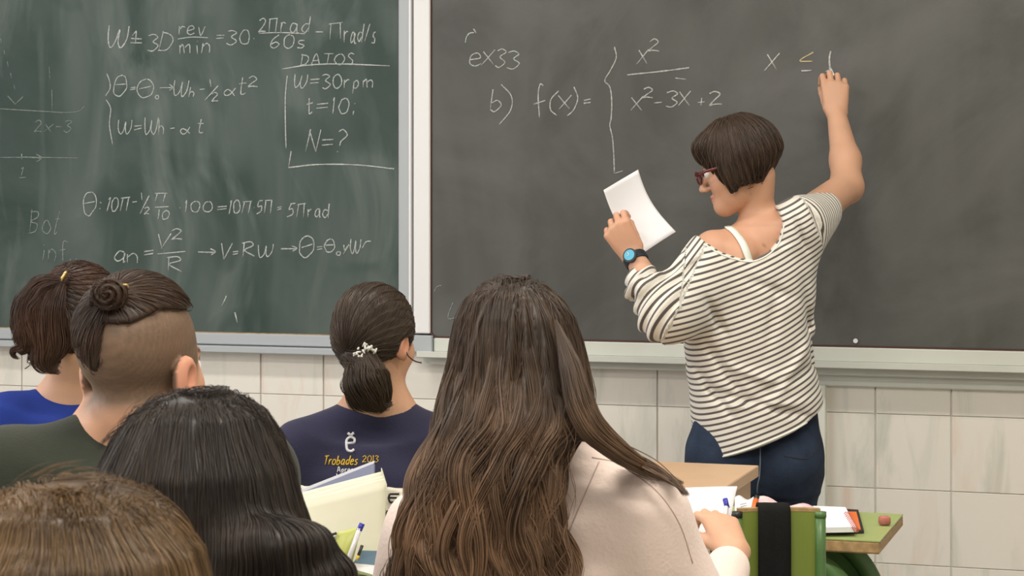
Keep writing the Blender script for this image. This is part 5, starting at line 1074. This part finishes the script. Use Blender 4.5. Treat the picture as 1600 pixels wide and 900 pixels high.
def bfl(P):
    z = P[:, 2]; v = np.zeros_like(P); v[:, 2] = -1; c = P-crn; c /= np.linalg.norm(c, axis=1)[:, None]+1e-6; k = np.clip((1.02-z)/.05, 0, 1)[:, None]
    return v*(1-.7*k)+c*.5+k*np.stack([np.sin(z*90+P[:, 0]*30), 0*z, .6*np.cos(P[:, 0]*90+z*20)], -1)
strands('hair_strands', lh, me, ho, H['dark'], bfl, 8500, .13, 14, .00045, .003, .07)
strands('crown_strands', lh, me, ho, H['dark'], lambda P: bfl(P)+np.array([0, -.3, 0]), 2400, .24, 26, .00045, .004, .05, root=lambda P: np.linalg.norm(P-q(300, 618, 2.22), axis=1) < .06)
fly = []
for i in range(120):
    a = random.uniform(-1.2, 1.3); p = q(305+146*math.sin(a), 756-136*math.cos(a), 2.2); dr = np.array([math.cos(a), 0, -math.sin(a)]); o_ = np.array([math.sin(a), 0, math.cos(a)]); l_ = random.uniform(.02, .05)*random.choice((1, 1, -1)); hh = random.uniform(.001, .008)
    fly.append([p+dr*l_*t+o_*hh*math.sin(math.pi*t*.8)+np.array([0, random.uniform(-.0, .0), 0]) for t in np.linspace(0, 1, 8)])
curves('flyaway_hairs', np.array(fly), o, H['dark'], .00025)
seat_for(b, mid, 'green school chair under the dark-haired student')

# A: golden brown hair, nearest
Aa = student('nearest student, golden brown hair filling the lower left corner', 100, 1.66, (95, 1060, 1.66), (.1, .97, -.1), .95, (110, 1180, 1.7), (-200, 1420, 1.68), (400, 1420, 1.68), 'olive', 'trousers', .06, half=.16, vox=.014, bodyh=.010)
o, q, b, h, sk, cl, mc, sh, mid, nb = Aa
lh = SDF(); lr = []
for v, u0, u1, yc, t in ((768, 65, 130, .0, .03), (778, 5, 185, .0, .055), (800, -58, 232, .0, .085), (835, -95, 268, .0, .10), (870, -115, 296, -.01, .112), (930, -125, 315, -.02, .112), (1000, -130, 332, -.03, .11), (1100, -125, 335, -.05, .10), (1200, -110, 320, -.07, .08), (1330, -60, 280, -.07, .05)):
    a = q((u0+u1)/2, v, 1.62); lr.append((a[2], a[0], yc, (u1-u0)/2/FPX*1.62, t))
lh.loft(lr, .03, n=2.15); lh.ell(h.p(0, .16, -.05), np.array([.09, .09, .10]), .01, 's', R=h.R)
def agr(P):
    az = np.arctan2(P[:, 0], -P[:, 1]); return -.003*np.clip((np.hypot(P[:, 0], P[:, 1])-.03)/.06, 0, 1)*np.sin(az*12+noise(P, 12, 2)*1.8)-.0012*noise(P*np.array([1, 1, .3]), 30, 3)
lh.disp(agr); me = sdf_mesh(lh, [((-.2, -.2, .8), (.2, .18, 1.18), .006)]); ho = link('hair', me, H['near'], o); crn = q(70, 745, 1.665)
def afl(P):
    z = P[:, 2]; v = np.zeros_like(P); v[:, 2] = -.8; c = P-crn; c /= np.linalg.norm(c, axis=1)[:, None]+1e-6; return v*np.clip((1.165-z)/.05, .1, 1)[:, None]+c*1.0+np.stack([.3*np.clip((1.15-z)/.05, 0, 1)*np.sin(z*45+noise(P, 14, 3)*2.5), 0*z, 0*z], -1)
strands('hair_strands', lh, me, ho, H['near'], afl, 9000, .12, 14, .0004, .0025, .05)
strands('crown_strands', lh, me, ho, H['near'], lambda P: afl(P)+np.array([0, -.4, 0]), 2600, .24, 26, .0004, .005, .05, root=lambda P: np.linalg.norm(P-q(80, 745, 1.64), axis=1) < .05)
rwz = np.array(sorted(lr))
for j in range(26):
    ph = -1.45+2.9*(j+random.uniform(-.3, .3))/25; z1 = 1.128-.03*abs(math.sin(ph))-random.uniform(0, .02); z2 = z1-random.uniform(.18, .26); pt = []; fr_ = random.uniform(0, 6.28); am = random.uniform(.004, .010)
    for k in range(13):
        z = z1+(z2-z1)*k/12; cx_, cy_, w__, t__ = [np.interp(z, rwz[:, 0], rwz[:, i]) for i in range(1, 5)]; e_ = .985 if k > 1 else .93
        pt.append((cx_+w__*e_*math.sin(ph)+am*min(1, k/4)*math.sin(fr_+z*48), cy_-t__*e_*math.cos(ph)-.001, z))
    bundle('wavy_lock', o, pt, [.002, .007, .009, .009, .006, .002], H['near'], 70, .0004, .001, 3, K=2)
fly = []
for i in range(40):
    a = random.uniform(-.5, 1.3); p = q(95+195*math.sin(a), 935-195*math.cos(a), 1.62); dr = np.array([math.cos(a), 0, -math.sin(a)]); o_ = np.array([math.sin(a), 0, math.cos(a)]); l_ = random.uniform(.02, .05); hh = random.uniform(.001, .006)
    fly.append([p+dr*l_*t+o_*hh*math.sin(math.pi*t*.8) for t in np.linspace(0, 1, 8)])
curves('flyaway_hairs', np.array(fly), o, H['near'], .0002)
seat_for(b, mid, 'green school chair under the nearest student')

# ---------------------------------------------------------------- desks in front of the students
def wdesk(u, d, label, w_=.64, dd=.36):
    a = gpt(u, d); return desk(a, TH, label, w_, dd)
dF = wdesk(1140, 3.38, 'green school desk in front of the student in pink', .76, .38)
# straight-standing pad, pencil case, on the desk left of the pink jacket
dC = wdesk(392, 3.38, 'green school desk in front of the student with the topknot', .64, .38)
# notebooks
nb_, nq = thing('notepad', 530, 830, 3.58, label='thick cream notepad standing tilted on the desk behind the navy T-shirt', cat='notepad')
def slab(c4, th_, m, name, par, **k):
    A = [np.array(p, float) for p in c4]; nr = np.cross(A[1]-A[0], A[3]-A[0]); nr /= np.linalg.norm(nr); nr = nr if nr[1] > 0 else -nr
    V = A+[p+nr*th_ for p in A]; return MB().add(V, [(0, 1, 2, 3), (7, 6, 5, 4), (0, 4, 5, 1), (1, 5, 6, 2), (2, 6, 7, 3), (3, 7, 4, 0)]).build(name, m, par, **k)
patch('front_cover', (nq(458, 790, 3.60), nq(603, 752, 3.58), nq(600, 898, 3.50), nq(478, 898, 3.50)), M['cream2'], nb_, 10, lambda a, b_: np.array([0, -.003*math.sin(math.pi*a), 0]), .002)
for k in range(5):
    e_k = k*.0036; patch('page', (nq(457, 788-k*2.6, 3.602+e_k), nq(602-k*1.1, 750-k*2.4, 3.582+e_k), nq(600, 892, 3.503+e_k), nq(478, 892, 3.503+e_k)), M['pages'] if k % 2 else M['cream2'], nb_, 6, lambda a, b_: np.array([0, 0, .0012*math.sin(a*9+k)]), .0022)
patch('back_cover', (nq(455, 774, 3.622), nq(597, 737, 3.602), nq(597, 890, 3.522), nq(478, 890, 3.522)), M['pages'], nb_, 6, None, .002)
patch('turned_flap', (nq(596, 731, 3.604), nq(604, 757, 3.575), nq(603, 800, 3.555), nq(596, 800, 3.58)), M['cream2'], nb_, 6, None, .0015)
nb2, nq = thing('exercise_book', 520, 760, 3.66, label='blue-grey exercise book leaning behind the cream notepad', cat='notebook')
slab((nq(450, 778, 3.67), nq(584, 724, 3.65), nq(584, 870, 3.60), nq(450, 880, 3.61)), .006, M['bluecover'], 'cover', nb2); slab((nq(449, 773, 3.676), nq(585, 720, 3.656), nq(584, 726, 3.656), nq(450, 780, 3.676)), .003, M['paper'], 'page_edge', nb2)
pc, nq = thing('pencil_case', 540, 870, 3.46, label='see-through lime and grey pencil case in front of the cream notepad', cat='pencil case')
patch('case_body', (nq(470, 838, 3.47), nq(527, 832, 3.47), nq(530, 897, 3.45), nq(480, 903, 3.45)), M['clearp'], pc, 10, lambda a, b_: np.array([0, -.012*math.sin(math.pi*a)*math.sin(math.pi*b_), 0]), .012)
patch('lime_panel', (nq(528, 832, 3.465), nq(564, 824, 3.465), nq(545, 897, 3.44), nq(512, 899, 3.44)), M['lime'], pc, 10, lambda a, b_: np.array([0, -.010*math.sin(math.pi*a)*math.sin(math.pi*b_), 0]), .010)
MB().tube([nq(478, 842, 3.455), nq(500, 841, 3.45), nq(526, 833, 3.455)], .0022, 6).build('zip', M['metal'], pc, True)
pn, nq = thing('ballpoint_pen', 555, 850, 3.43, label='clear ballpoint pen with a dark blue cap across the lime pencil case', cat='pen')
MB().tube([nq(535, 900, 3.42), nq(562, 826, 3.44)], .0042, 8).build('barrel', M['penclear'], pn, True); MB().tube([nq(561, 829, 3.44), nq(566, 818, 3.443)], .005, 8).build('cap', M['pen'], pn, True)
pn3, nq = thing('pencil', 575, 850, 3.43, label='short dark pencil with a yellow tip right of the clear pen', cat='pencil')
MB().tube([nq(560, 868, 3.43), nq(566, 852, 3.435)], .0028, 6).build('barrel', M['metal'], pn3, True); MB().tube([nq(557, 876, 3.428), nq(560, 868, 3.43)], [.001, .0028], 6).build('tip', M['yellow'], pn3, True)
pb, nq = thing('booklet', 575, 880, 3.45, label='petrol blue booklet with white pages low beside the pink jacket', cat='booklet')
slab((nq(552, 879, 3.46), nq(566, 860, 3.48), nq(600, 861, 3.49), nq(592, 884, 3.46)), .006, M['petrol'], 'cover', pb); slab((nq(548, 888, 3.45), nq(554, 880, 3.455), nq(594, 884, 3.455), nq(590, 900, 3.44)), .012, M['paper'], 'pages', pb)
# papers by the right hand
ps, nq = thing('sheet_of_paper', 1090, 810, 3.45, label='bright white sheet under the hand of the student in pink', cat='paper')
patch('sheet', (nq(985, 768, 3.52), nq(1152, 760, 3.50), nq(1133, 862, 3.44), nq(1040, 880, 3.40)), M['paper'], ps, 14, lambda a, b_: np.array([0, .012*math.sin(math.pi*a), .006*math.sin(math.pi*b_)]))
p2, nq = thing('pen', 1137, 790, 3.42, label='blue-tipped pen held in the hand of the student in pink', cat='pen')
MB().tube([nq(1135, 792, 3.445), nq(1132, 822, 3.42)], .0040, 8).build('barrel', M['penclear'], p2, True); MB().tube([nq(1133, 780, 3.455), nq(1136, 793, 3.445)], .0046, 8).build('cap', M['pen'], p2, True)
# chair with narrow green back and black strap, in front of the right desk
ga = cpt(1217, 795, 3.70); gc = empty('school_chair', toworld((ga[0], ga[1], 0)), TH, label='green-backed school chair with a black strap hung over it', cat='chair')
zt_ = ga[2]; hw = 65/FPX*3.7; b = MB(); n = 10; V = []; F = []
for i in range(n+1):
    x = -hw+2*hw*i/n; y = .012*(1-(x/hw)**2)
    for yy, zz in ((y, .56), (y+.012, .56), (y+.012, zt_-.003), (y, zt_-.003)): V.append((x, yy, zz))
for i in range(n):
    for j in range(4): F.append((i*4+j, i*4+(j+1) % 4, i*4+4+(j+1) % 4, i*4+4+j))
b.add(V, F+[(0, 1, 2, 3), tuple(n*4+k for k in range(4))]).build('backrest', M['gdark'], gc)
V = [(x, y+(.012 if k % 2 else 0), z_) for k, (x, y, z_) in enumerate([])]
e_ = MB()
for i in range(n): x0_ = -hw+2*hw*i/n; x1_ = -hw+2*hw*(i+1)/n; y0_ = .012*(1-(x0_/hw)**2); y1_ = .012*(1-(x1_/hw)**2); e_.add([(x0_, y0_-.0008, zt_-.006), (x1_, y1_-.0008, zt_-.006), (x1_, y1_-.0008, zt_), (x0_, y0_-.0008, zt_), (x0_, y0_+.013, zt_-.006), (x1_, y1_+.013, zt_-.006), (x1_, y1_+.013, zt_), (x0_, y0_+.013, zt_)], [(0, 1, 2, 3), (3, 2, 6, 7), (4, 7, 6, 5), (0, 3, 7, 4), (1, 5, 6, 2), (0, 4, 5, 1)])
e_.build('top_edge', M['edge'], gc)
xp = (1281-1217)/FPX*3.7
for sx in (xp, -xp-.003):
    MB().tube(smoothpts([(sx, -.008, zt_-.012), (sx, -.008, .5), (sx, .03, .42), (sx, .2, .41), (sx, .34, .40), (sx, .36, .012)], 5), .0095, 10).build('front_leg', M['gtube'], gc, True); MB().tube([(sx, .05, .42), (sx, -.03, .012)], .0095, 10).build('rear_leg', M['gtube'], gc, True)
    MB().tube([(sx, -.008, zt_-.014), (sx, -.008, zt_-.004)], .0105, 10).build('tube_cap', M['blackp'] if sx < 0 else M['gtube'], gc, True)
MB().box((0, .20, .43), (.085, .17, .008), bev=.004).build('seat', M['green'], gc)
bs, bq = thing('black_strap', 1211, 850, 3.68, label='folded black fabric strap hanging over the green chair back', cat='strap')
x0_ = (1187-1211)/FPX*3.7; x1_ = (1236-1211)/FPX*3.7; V = []; F = []; pth = [(.030, -.14), (.032, -.05), (.030, .052), (.022, .0605), (.004, .0605), (-.004, .052), (-.006, 0), (-.006, -.10), (-.006, -.26)]
zc_ = bq(1211, 795, 3.7)[2]-.0605+.004
for y, z_ in pth:
    for k in range(9):
        x = x0_+(x1_-x0_)*k/8; bump_ = -.004*abs(math.sin(math.pi*k/4)) ; V.append((x, y+.02+bump_*(1 if y < .015 else -1), zc_+z_))
for i in range(len(pth)-1):
    for k in range(8): F.append((i*9+k, i*9+k+1, i*9+10+k, i*9+9+k))
so = MB().add(V, F).build('strap_webbing', M['black'], bs, True); md = so.modifiers.new('thick', 'SOLIDIFY'); md.thickness = .004
# things on the right desk
def ontop(u, v, z=.7315): d = (CZ-z)*FPX/(v-HV); return cpt(u, v, d)
def flat(name, corners, th_, m, par, org, z=.7315, **k):
    A = [ontop(u, v, z)-org for u, v in corners]; A = [np.array([p[0], p[1], z-org[2]]) for p in A]; V = A+[p+np.array([0, 0, th_]) for p in A]
    return MB().add(V, [(3, 2, 1, 0), (4, 5, 6, 7), (0, 1, 5, 4), (1, 2, 6, 5), (2, 3, 7, 6), (3, 0, 4, 7)]).build(name, m, par, **k)
def flatthing(name, u, v, **k):
    c = ontop(u, v); return empty(name, toworld(c), TH, **k), c
bo, oc = flatthing('ring_binder', 1315, 820, label='open black ring binder of white pages beside the eraser', cat='binder')
flat('cover', ((1262, 835), (1350, 833), (1341, 800), (1270, 796)), .005, M['blackp'], bo, oc); flat('divider', ((1290, 829), (1345, 828), (1338, 801), (1285, 800)), .002, M['orange'], bo, oc, .7366); flat('paper_pad', ((1262, 833), (1338, 831.5), (1321, 800), (1270, 798)), .010, M['paper'], bo, oc, .7387)
rg = MB()
for k in range(12):
    a = ontop(1323+k*1.35, 803+k*2.3, .749)-oc; rg.tube([a+np.array([.005*math.cos(t), 0, .004*math.sin(t)]) for t in [i*math.pi/3 for i in range(6)]], .0009, 4, closed=True)
rg.build('ring_binding', mat('red_wire', (.5, .1, .08), .5), bo)
br, oc = flatthing('eraser', 1382, 820, label='worn pink eraser on the green desk top', cat='eraser')
MB().box((0, 0, .0085), (.0105, .009, .0085), Matrix.Rotation(.15, 3, 'Z'), bev=.003).build('eraser_body', M['eraser'], br, True)
pk, oc = flatthing('printed_sheet', 1230, 800, label='pink printed worksheet heaped behind the green chair back', cat='paper')
patch('sheet', [np.array(x)-oc for x in (cpt(1180, 777, 4.05), cpt(1290, 797, 4.05), cpt(1286, 812, 3.95), cpt(1183, 806, 3.95))], M['pinkpaper'], pk, 16, lambda a, b_: np.array([0, 0, .006*math.sin(a*11)]))
pk2, oc = flatthing('loose_pages', 1168, 800, label='loose white pages between the student\'s hand and the black strap', cat='paper')
patch('sheet', [np.array(x)-oc for x in (cpt(1148, 777, 4.0), cpt(1178, 778, 4.0), cpt(1172, 806, 3.9), cpt(1148, 810, 3.9))], M['paper'], pk2, 10, lambda a, b_: np.array([0, 0, .004*math.sin(a*7)]))
sm = MB()
for i in range(5): sm.tube([cpt(1156+i*.8+k*3.4, 788+i*3.5-k*.8, 3.9-.002)-oc+np.array([0, -.004, .0]) for k in range(4)], .0007, 4)
sm.build('handwriting', M['ink'], pk2)
ms, oc = flatthing('marker_pen', 1190, 800, label='red and orange marker standing against the loose pages', cat='pen')
MB().tube([cpt(1176, 804, 3.88)-oc, cpt(1181, 782, 3.92)-oc], .006, 8).build('barrel', M['orange'], ms, True); MB().tube([cpt(1181, 782, 3.92)-oc, cpt(1183, 776, 3.93)-oc], .005, 8).build('cap', M['blackp'], ms, True)
